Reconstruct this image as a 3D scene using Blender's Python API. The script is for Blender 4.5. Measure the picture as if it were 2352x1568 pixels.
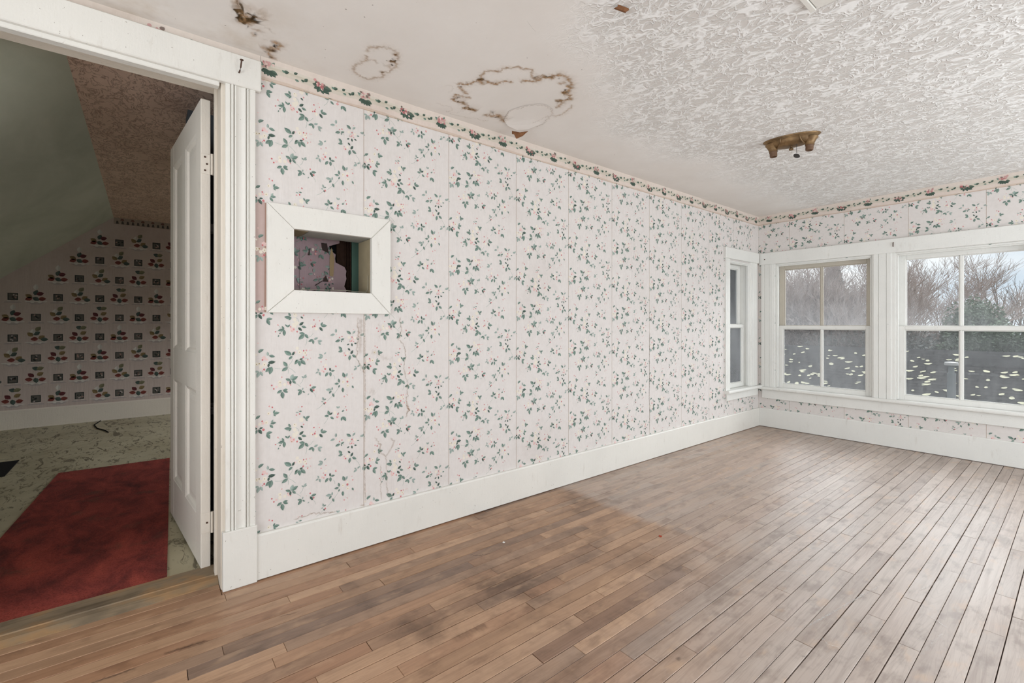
import bpy, bmesh, math, random
from mathutils import Vector, Matrix, noise as mnoise

SIDE_W, REAR_W, SUN_W, BEY_W = 90, 84, 9, 4
LEAVES="195,981,215,997,2 205,977,228,969,1 190,971,207,954,2 221,938,194,944,1 219,936,191,911,1 221,938,237,916,1 141,974,131,986,1 140,972,153,985,1 126,960,117,978,1 128,959,100,957,1 128,959,127,930,1 111,947,106,939,2 104,935,100,925,1 159,1022,147,1005,1 201,1024,213,1014,2 158,479,127,485,1 155,487,146,505,1 159,483,150,470,1 221,519,244,531,1 224,521,233,507,1 221,521,214,535,1 296,981,305,997,1 296,979,327,979,1 290,972,305,952,2 260,910,237,900,1 260,908,260,887,1 263,911,283,919,0 280,903,304,902,0 284,899,296,882,0 160,836,127,858,1 163,835,173,854,2 164,831,146,816,1 190,814,174,790,1 195,809,198,780,1 201,811,224,787,1 195,813,212,817,2 182,814,180,800,2 141,781,123,807,1 143,778,116,761,1 57,837,55,857,0 61,839,87,832,1 57,805,89,808,2 62,802,57,783,2 70,783,46,762,1 73,786,64,749,1 19,766,-1,766,0 20,765,11,737,0 24,766,35,744,0 15,858,39,869,1 16,856,26,854,1 1,844,-7,840,0 156,712,133,724,1 159,717,189,732,1 156,714,153,694,2 163,715,179,697,1 117,670,95,657,1 122,670,144,657,1 122,670,143,673,1 117,663,122,629,1 156,716,167,744,0 207,659,186,665,1 207,659,188,638,1 210,659,221,648,1 209,662,212,675,0 216,721,205,731,0 217,721,227,739,0 218,723,231,728,0 245,668,258,648,2 250,669,275,673,1 240,643,234,635,0 250,651,260,648,2 306,819,281,817,0 307,822,287,837,0 312,834,322,844,0 341,765,343,746,2 333,742,317,721,1 343,744,345,719,1 345,748,366,749,1 286,748,271,740,0 287,750,281,764,0 290,747,294,727,0 366,935,342,929,0 371,942,371,964,0 393,905,367,896,1 396,905,414,912,1 396,903,402,893,1 448,934,425,952,1 456,937,472,952,0 440,884,427,877,2 452,887,455,870,2 465,887,479,883,2 496,929,520,931,0 479,908,493,908,1 508,929,523,940,0 406,848,382,844,1 402,851,385,872,1 447,829,459,850,2 444,825,439,796,1 454,826,477,811,1 432,861,445,848,2 481,757,462,744,0 481,761,497,770,0 477,760,466,766,0 414,709,406,737,1 419,712,430,732,0 386,680,363,680,1 388,684,384,706,1 390,673,384,659,1 406,658,407,632,1 454,665,462,649,1 349,651,320,654,0 352,649,352,666,0 349,647,336,633,1 354,633,362,613,1 310,601,305,619,0 312,602,322,609,1 309,595,297,596,0 310,590,314,579,2 338,523,331,548,1 339,524,354,535,2 337,519,313,522,1 343,514,361,500,1 400,534,414,539,1 384,552,388,565,0 381,552,374,565,0 406,508,397,486,1 408,508,423,482,1 383,531,387,526,2 79,563,107,564,1 79,565,87,579,1 80,559,91,549,1 5,547,25,561,1 7,546,-6,540,1 67,517,92,518,1 70,520,79,534,0 65,513,79,494,1 12,498,-5,507,2 13,495,0,474,1 17,497,31,473,2 50,474,76,475,1 52,473,65,445,1 20,500,36,502,2 194,560,207,559,1 190,554,178,557,0 -6,657,8,653,0 523,768,508,747,0"
PETALS="174,983,14,0 184,993,10,0 163,959,12,1 171,962,6,2 185,950,5,3 156,974,5,2 161,954,2,4 100,983,5,2 89,951,4,3 174,1008,10,0 176,494,11,0 205,517,13,0 174,498,2,4 215,493,5,2 197,547,5,3 182,543,5,2 207,581,5,3 190,581,3,1 267,977,6,3 258,973,4,3 274,964,9,0 263,1008,5,3 290,1004,4,2 284,1021,3,1 270,987,4,2 252,979,6,0 197,850,12,0 186,869,9,0 221,843,11,0 215,856,5,3 228,857,5,2 213,824,6,3 234,811,5,2 248,818,3,2 228,834,4,2 222,845,2,4 244,857,4,1 176,849,5,1 253,858,3,1 196,849,2,4 40,827,11,1 34,820,5,3 52,820,6,1 41,774,6,3 34,768,4,2 43,797,12,0 10,800,10,0 27,788,9,0 20,802,3,4 43,797,2,4 9,800,2,4 15,898,3,1 8,844,5,0 109,694,10,0 108,710,9,0 130,696,9,0 148,700,8,1 156,692,4,2 73,697,5,3 82,680,5,3 117,733,4,2 143,707,4,2 109,707,2,4 93,687,6,1 246,683,5,3 262,658,6,3 228,675,2,2 298,797,4,2 322,807,4,2 318,760,6,3 309,771,4,2 311,746,5,2 371,770,7,2 320,779,7,0 304,751,6,1 374,933,4,1 389,918,4,3 402,923,4,3 454,919,5,3 452,899,6,2 463,895,4,2 463,958,3,2 444,897,4,2 437,917,8,0 470,914,7,0 458,908,7,1 413,837,3,3 421,824,5,3 430,835,8,0 415,826,7,1 430,687,7,3 419,711,4,2 458,705,5,2 454,725,3,2 408,687,9,0 432,667,10,0 430,699,8,0 432,666,2,4 406,687,2,4 430,617,4,2 414,611,5,2 469,644,3,1 318,589,6,3 381,523,6,3 379,509,8,2 386,510,3,1 421,556,4,3 425,539,4,3 366,533,8,0 366,528,6,0 63,599,5,2 75,593,5,3 61,566,9,0 50,524,10,0 33,532,5,3 22,520,8,0 38,492,7,3 36,522,7,1 49,523,2,4 59,565,2,4 8,510,6,1"
STEMS="260,941,236,920 230,914,224,882 167,821,149,790 149,790,141,780 141,780,145,748 141,780,178,749 141,774,86,777 167,703,202,678 214,720,198,692 260,646,270,623 474,806,497,769 497,769,499,739 383,656,328,596 308,584,276,560 333,513,312,482 178,1020,194,999 111,943,128,957 100,981,111,965 89,951,108,953 190,566,192,550 402,535,421,550 221,818,240,813 358,726,366,704 383,914,413,896 439,895,452,913 458,937,454,912 430,619,421,626"
CSTAINS=[([-2067,1282,-2039,1288,-2040,1312,-2016,1331,-1971,1333,-1947,1348,-1941,1375,-1943,1408,-1932,1441,-1902,1439,-1883,1453,-1867,1482,-1855,1498],9,0.9,5),([-1841,1520,-1828,1526,-1807,1538,-1785,1575,-1758,1585,-1728,1584,-1716,1608,-1702,1630,-1683,1621,-1661,1634,-1656,1665,-1661,1692,-1674,1720,-1687,1744,-1715,1739,-1718,1767,-1746,1779,-1783,1759,-1769,1788,-1790,1829,-1806,1855,-1842,1822,-1874,1799],11,1,5),([-1874,1799,-1850,1811,-1863,1848,-1896,1855,-1934,1862],10,0.7,4),([-1945,1350,-1908,1330,-1868,1323,-1846,1338,-1837,1363,-1822,1382,-1804,1373,-1777,1383,-1768,1404,-1746,1409,-1733,1430,-1740,1452,-1718,1471,-1711,1489,-1754,1522,-1768,1543,-1757,1562,-1729,1554,-1715,1572,-1726,1591],7,0.75,5),([-2067,1282,-2087,1314,-2112,1358,-2114,1384],10,0.8,4),([-2130,1419,-2132,1400,-2148,1369,-2151,1326,-2180,1328,-2190,1350,-2211,1329,-2224,1371,-2213,1402,-2221,1441,-2236,1459,-2260,1436,-2273,1444,-2256,1472,-2246,1497,-2250,1530],8,0.85,4),([-2259,1474,-2246,1497,-2250,1530],16,0.8,3),([-2222,1374,-2213,1402,-2220,1436],14,0.7,3),([-2252,1573,-2257,1613,-2235,1648,-2208,1661,-2246,1709,-2251,1732,-2269,1751],18,0.8,6),([-1833,1898,-1866,1922,-1916,1936,-1963,1942,-1997,1933,-2004,1904],6,0.6,5),([-1973,1334,-1966,1353,-1976,1392],14,0.9,5),([-1731,1689,-1709,1695,-1684,1707],12,0.9,4),([-2367,1403,-2361,1456,-2353,1527,-2323,1571,-2322,1635,-2299,1657],4,0.3,6),([-2300,1282,-2304,1325,-2295,1385,-2324,1412,-2359,1381,-2340,1430,-2289,1468],5,0.2,6),([-2115,1227,-2085,1255,-2104,1282,-2158,1279,-2155,1305],4,0.2,6),([-2079,805,-2052,798,-2025,802,-2022,821,-2007,826,-1988,844,-1993,862,-1981,877,-1988,899,-2001,913,-2015,896,-2022,919,-2021,931,-2056,934,-2080,904,-2073,930,-2089,954,-2143,944,-2169,951,-2177,925,-2192,906,-2208,934,-2245,936,-2259,912,-2299,894,-2299,868,-2284,838,-2267,811,-2249,799,-2200,803,-2156,814,-2135,830,-2111,817,-2090,813],8,0.5,6),([-2135,830,-2116,843,-2126,863,-2144,874],9,0.4,5),([-2137,900,-2125,920,-2133,944],14,0.4,5),([-2142,288,-2129,304,-2142,311,-2167,312,-2185,326,-2180,340,-2188,357],16,1,6),([-2156,302,-2187,312,-2192,330],20,0.9,5),([-2078,255,-2078,277,-2074,304],45,0.5,9),([-2110,267,-2108,292,-2099,311],30,0.4,9),([-2108,315,-2079,339,-2088,375,-2102,397],22,0.35,7),([-2111,318,-2119,348,-2118,381,-2107,403],5,0.5,4),([-2223,359,-2208,369,-2213,385,-2223,381],10,0.6,4),([-2231,358,-2259,368,-2252,383],7,0.6,4),([-2258,429,-2259,451,-2257,473,-2297,471,-2306,441,-2331,439],10,0.9,4),([-2343,403,-2338,420,-2339,444,-2347,449],14,0.8,5),([-2326,445,-2366,446,-2385,463,-2396,475,-2395,451],9,0.8,4),([-2262,400,-2262,419,-2259,432],4,0.4,4),([-2183,392,-2163,413,-2192,425,-2197,445],5,0.2,5)]
WSTAINS=[([886,1227,878,1181,886,1135,875,1074,878,1005,906,958,920,919],7,0.45,4),([920,1243,921,918,921,702,917,471,924,230],5,0.5,1),([1120,1229,1129,1164,1116,1100,1146,1058,1155,1001,1142,936,1164,877,1168,787,1155,731,1177,695,1146,658],6,0.5,4),([1159,755,1177,695,1155,673],9,0.6,4),([973,578,1002,534,1010,486,1035,462,1068,500,1081,538,1060,557],9,0.4,4),([1039,461,1043,368,1043,289,1060,225],5,0.4,3),([1006,423,1010,336,1006,289,1014,224],5,0.4,3),([563,240,616,237,657,244,741,227,777,225],6,0.55,4),([902,1220,898,1127,898,1028],26,0.25,6),([945,839,969,821,985,812],26,0.22,8),([953,1049,1018,1007,1085,988],20,0.16,8),([998,1197,1010,1149,1002,1102],10,0.15,5),([890,223,913,225,929,217],6,0.6,3)]
JOINTS=[(-1.9,1.263),(-1.769,1.312),(-2.103,1.664),(-1.962,2.014),(-1.83,2.021),(-1.636,1.875),(-1.439,2.036),(-1.503,1.312),(-1.304,1.372),(-1.175,1.24),(-1.24,1.093),(-1.046,1.354),(-1.561,1.511),(-1.373,1.569),(-1.243,2.064),(-2.307,0.786),(-2.24,1.1),(-2.168,0.487),(-2.101,0.688),(-2.038,0.855),(-1.834,0.405),(-1.636,0.649),(-0.858,2.221),(-0.668,1.917),(-0.731,2.634),(-0.611,2.525),(-0.547,2.318),(-0.426,2.197),(-0.794,2.003),(-0.799,3.207),(-0.377,3.22),(-0.317,3.777),(-0.327,4.392),(-0.63,4.151),(-1.222,2.858),(-1.143,2.901),(-0.737,4.268),(-0.929,4.363),(-0.767,2.003)]
for o in list(bpy.data.objects):
    bpy.data.objects.remove(o)
sc = bpy.context.scene
COL = sc.collection

# ------------------------------------------------------------------ camera
WX, WY, H, CZ = -2.416, 5.623, 2.44, 1.1894      # left wall, window wall, ceiling, eye height
AZ = 0.89740
cam = bpy.data.cameras.new('camera')
cam.sensor_width = 36.0
cam.lens = 16.1786
cam.shift_y = -41.0 / 2352.0
cam.clip_start = 0.02
cam.clip_end = 300
camo = bpy.data.objects.new('camera', cam)
COL.objects.link(camo)
camo.location = (0, 0, CZ)
camo.rotation_euler = (math.pi / 2, 0, AZ)
sc.camera = camo

# ------------------------------------------------------------------ view, sky, lights
vs = sc.view_settings
vs.view_transform = 'Standard'
vs.look = 'None'
vs.exposure = 0.02
vs.gamma = 1.0
vs.use_curve_mapping = False

W = bpy.data.worlds.new('overcast_sky')
sc.world = W
W.use_nodes = True
nt = W.node_tree
nt.nodes.clear()
wo = nt.nodes.new('ShaderNodeOutputWorld')
wb = nt.nodes.new('ShaderNodeBackground')
tc = nt.nodes.new('ShaderNodeTexCoord')
mp = nt.nodes.new('ShaderNodeMapping')
mp.inputs['Scale'].default_value = (1.6, 1.6, 6.0)
nz = nt.nodes.new('ShaderNodeTexNoise')
nz.inputs['Scale'].default_value = 1.7
nz.inputs['Detail'].default_value = 6
nz.inputs['Roughness'].default_value = 0.55
rp = nt.nodes.new('ShaderNodeValToRGB')
e = rp.color_ramp.elements
e[0].position = 0.36
e[0].color = (0.56, 0.64, 0.72, 1)
e[1].position = 0.60
e[1].color = (0.86, 0.87, 0.88, 1)
nt.links.new(tc.outputs['Generated'], mp.inputs['Vector'])
nt.links.new(mp.outputs['Vector'], nz.inputs['Vector'])
nt.links.new(nz.outputs['Fac'], rp.inputs['Fac'])
nt.links.new(rp.outputs['Color'], wb.inputs['Color'])
nt.links.new(wb.outputs['Background'], wo.inputs['Surface'])
wb.inputs['Strength'].default_value = 1.25

def area(name, loc, rot, sx, sy, power, col=(1, 1, 1)):
    L = bpy.data.lights.new(name, 'AREA')
    L.shape = 'RECTANGLE'
    L.size = sx
    L.size_y = sy
    L.energy = power
    L.color = col
    o = bpy.data.objects.new(name, L)
    COL.objects.link(o)
    o.location = loc
    o.rotation_euler = rot
    return o
# added fill lamps outside made-up window openings in the unseen walls
area('added_side_fill', (2.20, 0.75, 1.02), (0, math.radians(116), 0), 1.9, 2.9, SIDE_W * 0.22, (0.89, 0.955, 1.0))
area('added_side_fill', (2.20, 3.85, 1.02), (0, math.radians(116), 0), 1.9, 2.9, SIDE_W, (0.89, 0.955, 1.0))
area('added_rear_fill', (-0.35, -2.06, 1.02), (math.radians(114), 0, 0), 3.4, 1.9, REAR_W, (0.89, 0.955, 1.0))
area('added_fill_beyond', (-5.6, 3.3, 1.3), (math.radians(-90), 0, 0), 2.4, 1.2, BEY_W, (0.97, 0.98, 1.0))  # added lamp that brightens the dark room through a made-up opening
# hazy low daylight that comes in at the windows in view
S = bpy.data.lights.new('daylight_haze', 'SUN')
S.energy = SUN_W
S.angle = math.radians(70)
S.color = (0.93, 0.97, 1.0)
so = bpy.data.objects.new('daylight_haze', S)
COL.objects.link(so)
so.rotation_euler = (Vector((-0.2, -0.85, -0.75))).to_track_quat('-Z', 'Y').to_euler()

# ------------------------------------------------------------------ helpers
def lin(c):
    return tuple(((v / 255.0) / 12.92 if v / 255.0 <= 0.04045 else ((v / 255.0 + 0.055) / 1.055) ** 2.4) for v in c)

class MB:
    """collects polygons and links them as one mesh object"""
    def __init__(s):
        s.v = []; s.f = []; s.c = []; s.m = []
    def poly(s, pts, col=None, mi=0):
        n = len(s.v)
        s.v += [tuple(p) for p in pts]
        s.f.append(tuple(range(n, n + len(pts))))
        s.c.append(col); s.m.append(mi)
    def box(s, x0, x1, y0, y1, z0, z1, b=0.0, col=None, mi=0, tf=None):
        if x0 > x1: x0, x1 = x1, x0
        if y0 > y1: y0, y1 = y1, y0
        if z0 > z1: z0, z1 = z1, z0
        bm = bmesh.new()
        bmesh.ops.create_cube(bm, size=1.0)
        for v in bm.verts:
            v.co = Vector(((x0 + x1) / 2 + v.co.x * (x1 - x0), (y0 + y1) / 2 + v.co.y * (y1 - y0), (z0 + z1) / 2 + v.co.z * (z1 - z0)))
        if b > 0:
            bmesh.ops.bevel(bm, geom=bm.edges[:], offset=min(b, 0.45 * min(x1 - x0, y1 - y0, z1 - z0)), segments=1, affect='EDGES', profile=0.5)
        s.addbm(bm, col, mi, tf)
    def addbm(s, bm, col=None, mi=0, tf=None):
        bm.verts.index_update()
        n = len(s.v)
        s.v += [tuple(tf @ v.co) if tf else tuple(v.co) for v in bm.verts]
        for f in bm.faces:
            s.f.append(tuple(n + v.index for v in f.verts))
            s.c.append(col); s.m.append(mi)
        bm.free()
    def sweep(s, prof, path_fn, n0, n1, closed=False, caps=True, col=None):
        """prof: list of 2D points; path_fn(p, t) gives 3D for t = n0, n1"""
        a = [path_fn(p, n0) for p in prof]; b = [path_fn(p, n1) for p in prof]
        m = len(prof)
        for i in range(m if closed else m - 1):
            j = (i + 1) % m
            s.poly([a[i], a[j], b[j], b[i]], col)
        if caps:
            s.poly(a[::-1], col); s.poly(b, col)
    def tube(s, pts, rad, n=6, col=None, cap=True):
        """rad: a number or a list; tube along pts"""
        P = [Vector(p) for p in pts]
        rs = rad if isinstance(rad, (list, tuple)) else [rad] * len(P)
        base = len(s.v); up = Vector((0.31, 0.17, 0.93))
        for i, p in enumerate(P):
            d = (P[min(i + 1, len(P) - 1)] - P[max(i - 1, 0)])
            if d.length < 1e-9: d = Vector((0, 0, 1))
            d.normalize()
            a = d.cross(up)
            if a.length < 1e-4: a = d.cross(Vector((1, 0, 0)))
            a.normalize(); b_ = d.cross(a)
            for k in range(n):
                t = 2 * math.pi * k / n
                s.v.append(tuple(p + rs[i] * (math.cos(t) * a + math.sin(t) * b_)))
        for i in range(len(P) - 1):
            for k in range(n):
                k2 = (k + 1) % n
                s.f.append((base + i * n + k, base + i * n + k2, base + (i + 1) * n + k2, base + (i + 1) * n + k))
                s.c.append(col); s.m.append(0)
        if cap:
            s.f.append(tuple(base + k for k in range(n))[::-1]); s.c.append(col); s.m.append(0)
            e0 = base + (len(P) - 1) * n
            s.f.append(tuple(e0 + k for k in range(n))); s.c.append(col); s.m.append(0)
    def lathe(s, prof, n=24, sx=1.0, sy=1.0, tf=None, col=None):
        """prof: (r, z) list; elliptical with sx, sy"""
        base = len(s.v)
        for r, z in prof:
            for k in range(n):
                t = 2 * math.pi * k / n
                p = Vector((r * sx * math.cos(t), r * sy * math.sin(t), z))
                s.v.append(tuple(tf @ p) if tf else tuple(p))
        for i in range(len(prof) - 1):
            for k in range(n):
                k2 = (k + 1) % n
                s.f.append((base + i * n + k, base + i * n + k2, base + (i + 1) * n + k2, base + (i + 1) * n + k))
                s.c.append(col); s.m.append(0)
    def mesh(s, name, mats):
        me = bpy.data.meshes.new(name)
        me.from_pydata(s.v, [], s.f)
        if any(c is not None for c in s.c):
            ca = me.color_attributes.new('Col', 'FLOAT_COLOR', 'CORNER')
            buf = []
            for f, c in zip(s.f, s.c):
                c = c if c is not None else (1, 1, 1)
                buf += (list(c[:3]) + [1.0]) * len(f)
            ca.data.foreach_set('color', buf)
        if not isinstance(mats, (list, tuple)): mats = [mats]
        for m in mats: me.materials.append(m)
        if len(mats) > 1: me.polygons.foreach_set('material_index', s.m)
        me.update()
        return me
    def build(s, name, mats, parent=None, smooth=False, local=False):
        me = s.mesh(name, mats)
        if smooth:
            bm = bmesh.new(); bm.from_mesh(me)
            bmesh.ops.remove_doubles(bm, verts=bm.verts, dist=1e-5)
            for f in bm.faces: f.smooth = True
            for ed in bm.edges:
                if len(ed.link_faces) == 2 and ed.calc_face_angle(0) > math.radians(38): ed.smooth = False
            bm.to_mesh(me); bm.free()
        return link(name, me, parent, local)

def link(name, me, parent=None, local=False):
    o = bpy.data.objects.new(name, me)
    COL.objects.link(o)
    if parent:
        if local: o.parent = parent
        else: reparent(o, parent)
    return o
def recenter(o):
    """put the origin of a lone mesh at the middle of its base"""
    vs_ = [v.co for v in o.data.vertices]
    c = Vector((sum(v.x for v in vs_) / len(vs_), sum(v.y for v in vs_) / len(vs_), min(v.z for v in vs_)))
    o.data.transform(Matrix.Translation(-c)); o.location = c
    return o
def empty(name, loc=(0, 0, 0), rz=0.0):
    o = bpy.data.objects.new(name, None)
    o.empty_display_size = 0.1
    COL.objects.link(o)
    o.location = loc; o.rotation_euler = (0, 0, rz)
    return o
def tag(o, label=None, cat=None, group=None, kind=None):
    if label: o['label'] = label
    if cat: o['category'] = cat
    if group: o['group'] = group
    if kind: o['kind'] = kind
    return o
def struct(o, label=None):
    o['kind'] = 'structure'
    if label: o['label'] = label
    return o
def reparent(o, parent):
    """parent while keeping world coordinates of a mesh written in world space"""
    o.parent = parent
    o.matrix_parent_inverse = Matrix.Translation(-Vector(parent.location)) if parent.rotation_euler.z == 0 else (Matrix.Translation(parent.location) @ Matrix.Rotation(parent.rotation_euler.z, 4, 'Z')).inverted()
    return o

# ------------------------------------------------------------------ materials
class NT:
    def __init__(s, name):
        s.m = bpy.data.materials.new(name); s.m.use_nodes = True
        s.t = s.m.node_tree; s.t.nodes.clear()
        s.out = s.t.nodes.new('ShaderNodeOutputMaterial')
    def n(s, typ, **kw):
        nd = s.t.nodes.new('ShaderNode' + typ)
        for k, v in kw.items(): setattr(nd, k, v)
        return nd
    def l(s, a, b): s.t.links.new(a, b)
    def put(s, sock, val):
        if hasattr(val, 'is_linked'): s.l(val, sock)
        else: sock.default_value = val
    def math(s, op, a, b=0.0, c=None, clamp=False):
        nd = s.n('Math', operation=op, use_clamp=clamp)
        s.put(nd.inputs[0], a); s.put(nd.inputs[1], b)
        if c is not None: s.put(nd.inputs[2], c)
        return nd.outputs[0]
    def step(s, v, a, b, lo=0.0, hi=1.0):
        nd = s.n('MapRange', interpolation_type='SMOOTHSTEP')
        s.put(nd.inputs['Value'], v)
        nd.inputs['From Min'].default_value = a; nd.inputs['From Max'].default_value = b
        nd.inputs['To Min'].default_value = lo; nd.inputs['To Max'].default_value = hi
        return nd.outputs[0]
    def pos(s, scale=(1, 1, 1), off=None, obj=False):
        src = s.n('TexCoord').outputs['Object'] if obj else s.n('NewGeometry').outputs['Position']
        mp = s.n('Mapping'); mp.inputs['Scale'].default_value = scale
        s.l(src, mp.inputs['Vector'])
        if off is not None:
            va = s.n('VectorMath', operation='ADD'); s.l(mp.outputs[0], va.inputs[0]); s.put(va.inputs[1], off)
            return va.outputs[0]
        return mp.outputs[0]
    def noise(s, vec, scale, detail=3, rough=0.5, dist=0.0, out='Fac'):
        nd = s.n('TexNoise'); s.l(vec, nd.inputs['Vector'])
        nd.inputs['Scale'].default_value = scale; nd.inputs['Detail'].default_value = detail
        nd.inputs['Roughness'].default_value = rough; nd.inputs['Distortion'].default_value = dist
        return nd.outputs[out]
    def ramp(s, fac, stops):
        nd = s.n('ValToRGB'); el = nd.color_ramp.elements
        while len(el) < len(stops): el.new(0.5)
        for e_, (p, c) in zip(el, stops):
            e_.position = p; e_.color = tuple(c[:3]) + (1,)
        s.l(fac, nd.inputs['Fac'])
        return nd.outputs['Color']
    def mix(s, fac, a, b, mode='MIX'):
        nd = s.n('Mix', data_type='RGBA', blend_type=mode)
        s.put(nd.inputs['Factor'], fac)
        for sk, v in ((nd.inputs['A'], a), (nd.inputs['B'], b)):
            pass
        ia = [i for i in nd.inputs if i.name == 'A' and i.type == 'RGBA'][0]
        ib = [i for i in nd.inputs if i.name == 'B' and i.type == 'RGBA'][0]
        for sk, v in ((ia, a), (ib, b)):
            if hasattr(v, 'is_linked'): s.l(v, sk)
            else: sk.default_value = tuple(v[:3]) + (1,)
        return [o for o in nd.outputs if o.type == 'RGBA'][0]
    def bump(s, h, strength, dist, normal=None):
        nd = s.n('Bump'); s.l(h, nd.inputs['Height'])
        nd.inputs['Strength'].default_value = strength; nd.inputs['Distance'].default_value = dist
        if normal is not None: s.l(normal, nd.inputs['Normal'])
        return nd.outputs[0]
    def done(s, col, rough=0.6, spec=0.4, normal=None, metal=0.0):
        b = s.n('BsdfPrincipled')
        s.put(b.inputs['Base Color'], col if hasattr(col, 'is_linked') else tuple(col[:3]) + (1,))
        s.put(b.inputs['Roughness'], rough)
        s.put(b.inputs['Specular IOR Level'], spec)
        s.put(b.inputs['Metallic'], metal)
        if normal is not None: s.l(normal, b.inputs['Normal'])
        s.l(b.outputs[0], s.out.inputs['Surface'])
        return s.m

def plain(name, rgb, rough=0.6, spec=0.3, var=0.12, scale=18, bump=0.0):
    t = NT(name); p = t.pos()
    n = t.noise(p, scale, 4, 0.6)
    c = lin(rgb)
    col = t.ramp(n, [(0.25, [v * (1 - var) for v in c]), (0.75, [min(1, v * (1 + var)) for v in c])])
    nm = t.bump(n, bump, 0.01) if bump else None
    return t.done(col, rough, spec, nm)

def paint(name, rgb, wear=(150, 132, 112), wearamt=0.5, rough=0.42):
    """old brushed oil paint: faint brush relief, small chips and grime"""
    t = NT(name); p = t.pos()
    c = lin(rgb)
    big = t.noise(p, 3.0, 4, 0.6)
    col = t.ramp(big, [(0.25, [v * 0.93 for v in c]), (0.7, c)])
    grime = t.noise(t.pos((1, 1, 0.25)), 26, 5, 0.65)
    col = t.mix(t.step(grime, 0.58, 0.8, 0, 0.22), col, lin(wear))
    chips = t.noise(p, 95, 2, 0.5)
    col = t.mix(t.math('MULTIPLY', t.step(chips, 0.735, 0.76), wearamt), col, lin((110, 92, 74)))
    br = t.noise(t.pos((90, 90, 9)), 1.0, 3, 0.6)
    nm = t.bump(br, 0.25, 0.004)
    nm = t.bump(chips, 0.2, 0.004, nm)
    return t.done(col, rough, 0.4, nm)

def vcol_paper(name, grime=(190, 172, 158), amt=0.14, rough=0.62):
    t = NT(name)
    a = t.n('Attribute', attribute_name='Col').outputs['Color']
    p = t.pos()
    big = t.noise(p, 1.7, 5, 0.62)
    col = t.mix(t.step(big, 0.52, 0.78, 0, amt), a, lin(grime), 'MULTIPLY')
    fine = t.noise(p, 40, 4, 0.6)
    col = t.mix(t.step(fine, 0.3, 0.8, 0, 0.10), col, lin((190, 182, 175)), 'MULTIPLY')
    w1 = t.noise(t.pos((1, 6, 0.8)), 2.2, 4, 0.55)
    nm = t.bump(w1, 0.35, 0.02)
    nm = t.bump(fine, 0.10, 0.004, nm)
    return t.done(col, rough, 0.28, nm)

M = {}
M['white'] = paint('old_white_paint', (226, 223, 216))
M['white_cool'] = paint('window_white_paint', (228, 227, 222), wearamt=0.35)
M['cream'] = paint('old_cream_paint', (224, 214, 200), wearamt=0.45)
M['door'] = paint('door_cream_paint', (238, 230, 219), wearamt=0.45)
M['tan_paint'] = paint('tan_sash_paint', (192, 184, 170), wearamt=0.6)
M['paper'] = vcol_paper('floral_wallpaper')
M['border'] = vcol_paper('wallpaper_border_print', amt=0.35)
M['dark_paper'] = vcol_paper('old_kitchen_wallpaper', amt=0.4)
M['plaster'] = plain('bare_plaster', (196, 190, 182), 0.85, 0.1, 0.06, 9)
M['lath'] = plain('dark_lath_wood', (58, 42, 34), 0.9, 0.1, 0.3, 30, 0.4)
M['slate'] = plain('slate_blue_wall', (92, 97, 102), 0.8, 0.15, 0.08, 6)
M['slate_out'] = plain('weathered_blue_grey_trim', (132, 138, 144), 0.8, 0.15, 0.06, 6)
M['green_paint'] = plain('old_green_paint', (92, 122, 108), 0.6, 0.3, 0.1, 8)
M['greywhite'] = plain('grey_board', (176, 178, 172), 0.6, 0.3, 0.1, 12)
M['tanboard'] = plain('tan_board', (150, 138, 112), 0.7, 0.2, 0.12, 12)
M['porcelain'] = plain('white_porcelain', (225, 228, 228), 0.15, 0.5, 0.02, 4)
M['rust'] = plain('rusty_iron', (82, 58, 46), 0.7, 0.4, 0.3, 90, 0.3)
M['wire'] = plain('grey_wire', (150, 146, 130), 0.5, 0.5, 0.05, 20)
M['under'] = plain('dark_subfloor', (26, 20, 16), 0.95, 0.05, 0.2, 10)
M['dark_mat'] = plain('dark_mat', (36, 34, 34), 0.9, 0.1, 0.15, 30)
M['chip'] = plain('paint_chip_white', (228, 224, 218), 0.7, 0.2, 0.05, 30)
M['redchip'] = plain('red_scrap', (168, 60, 36), 0.6, 0.3, 0.05, 30)
M['flap'] = plain('torn_brown_paper', (122, 84, 58), 0.85, 0.15, 0.25, 45, 0.4)
M['wallbase'] = plain('wall_plaster_base', (206, 198, 192), 0.85, 0.1, 0.05, 5)

def m_slope():
    t = NT('green_grey_slope_paint'); p = t.pos()
    n = t.noise(t.pos((0.5, 1, 1)), 2.2, 5, 0.65, 0.6)
    col = t.ramp(n, [(0.3, lin((182, 188, 172))), (0.7, lin((204, 207, 192)))])
    f = t.noise(p, 60, 3)
    return t.done(col, 0.7, 0.25, t.bump(f, 0.15, 0.005))
M['slope'] = m_slope()

def m_marble_ceiling():
    t = NT('brown_marbled_ceiling_paper'); p = t.pos()
    d = t.noise(t.pos((2.2, 4.2, 3)), 4.0, 5, 0.66, 1.2)
    v = t.math('ABSOLUTE', t.math('SUBTRACT', d, 0.5))
    vein = t.step(v, 0.0, 0.045, 1, 0)
    base = t.ramp(t.noise(p, 3.2, 4, 0.6), [(0.3, lin((204, 178, 162))), (0.7, lin((226, 200, 184)))])
    col = t.mix(t.math('MULTIPLY', vein, 0.75), base, lin((136, 110, 96)))
    return t.done(col, 0.75, 0.2)
M['marble'] = m_marble_ceiling()

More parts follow.
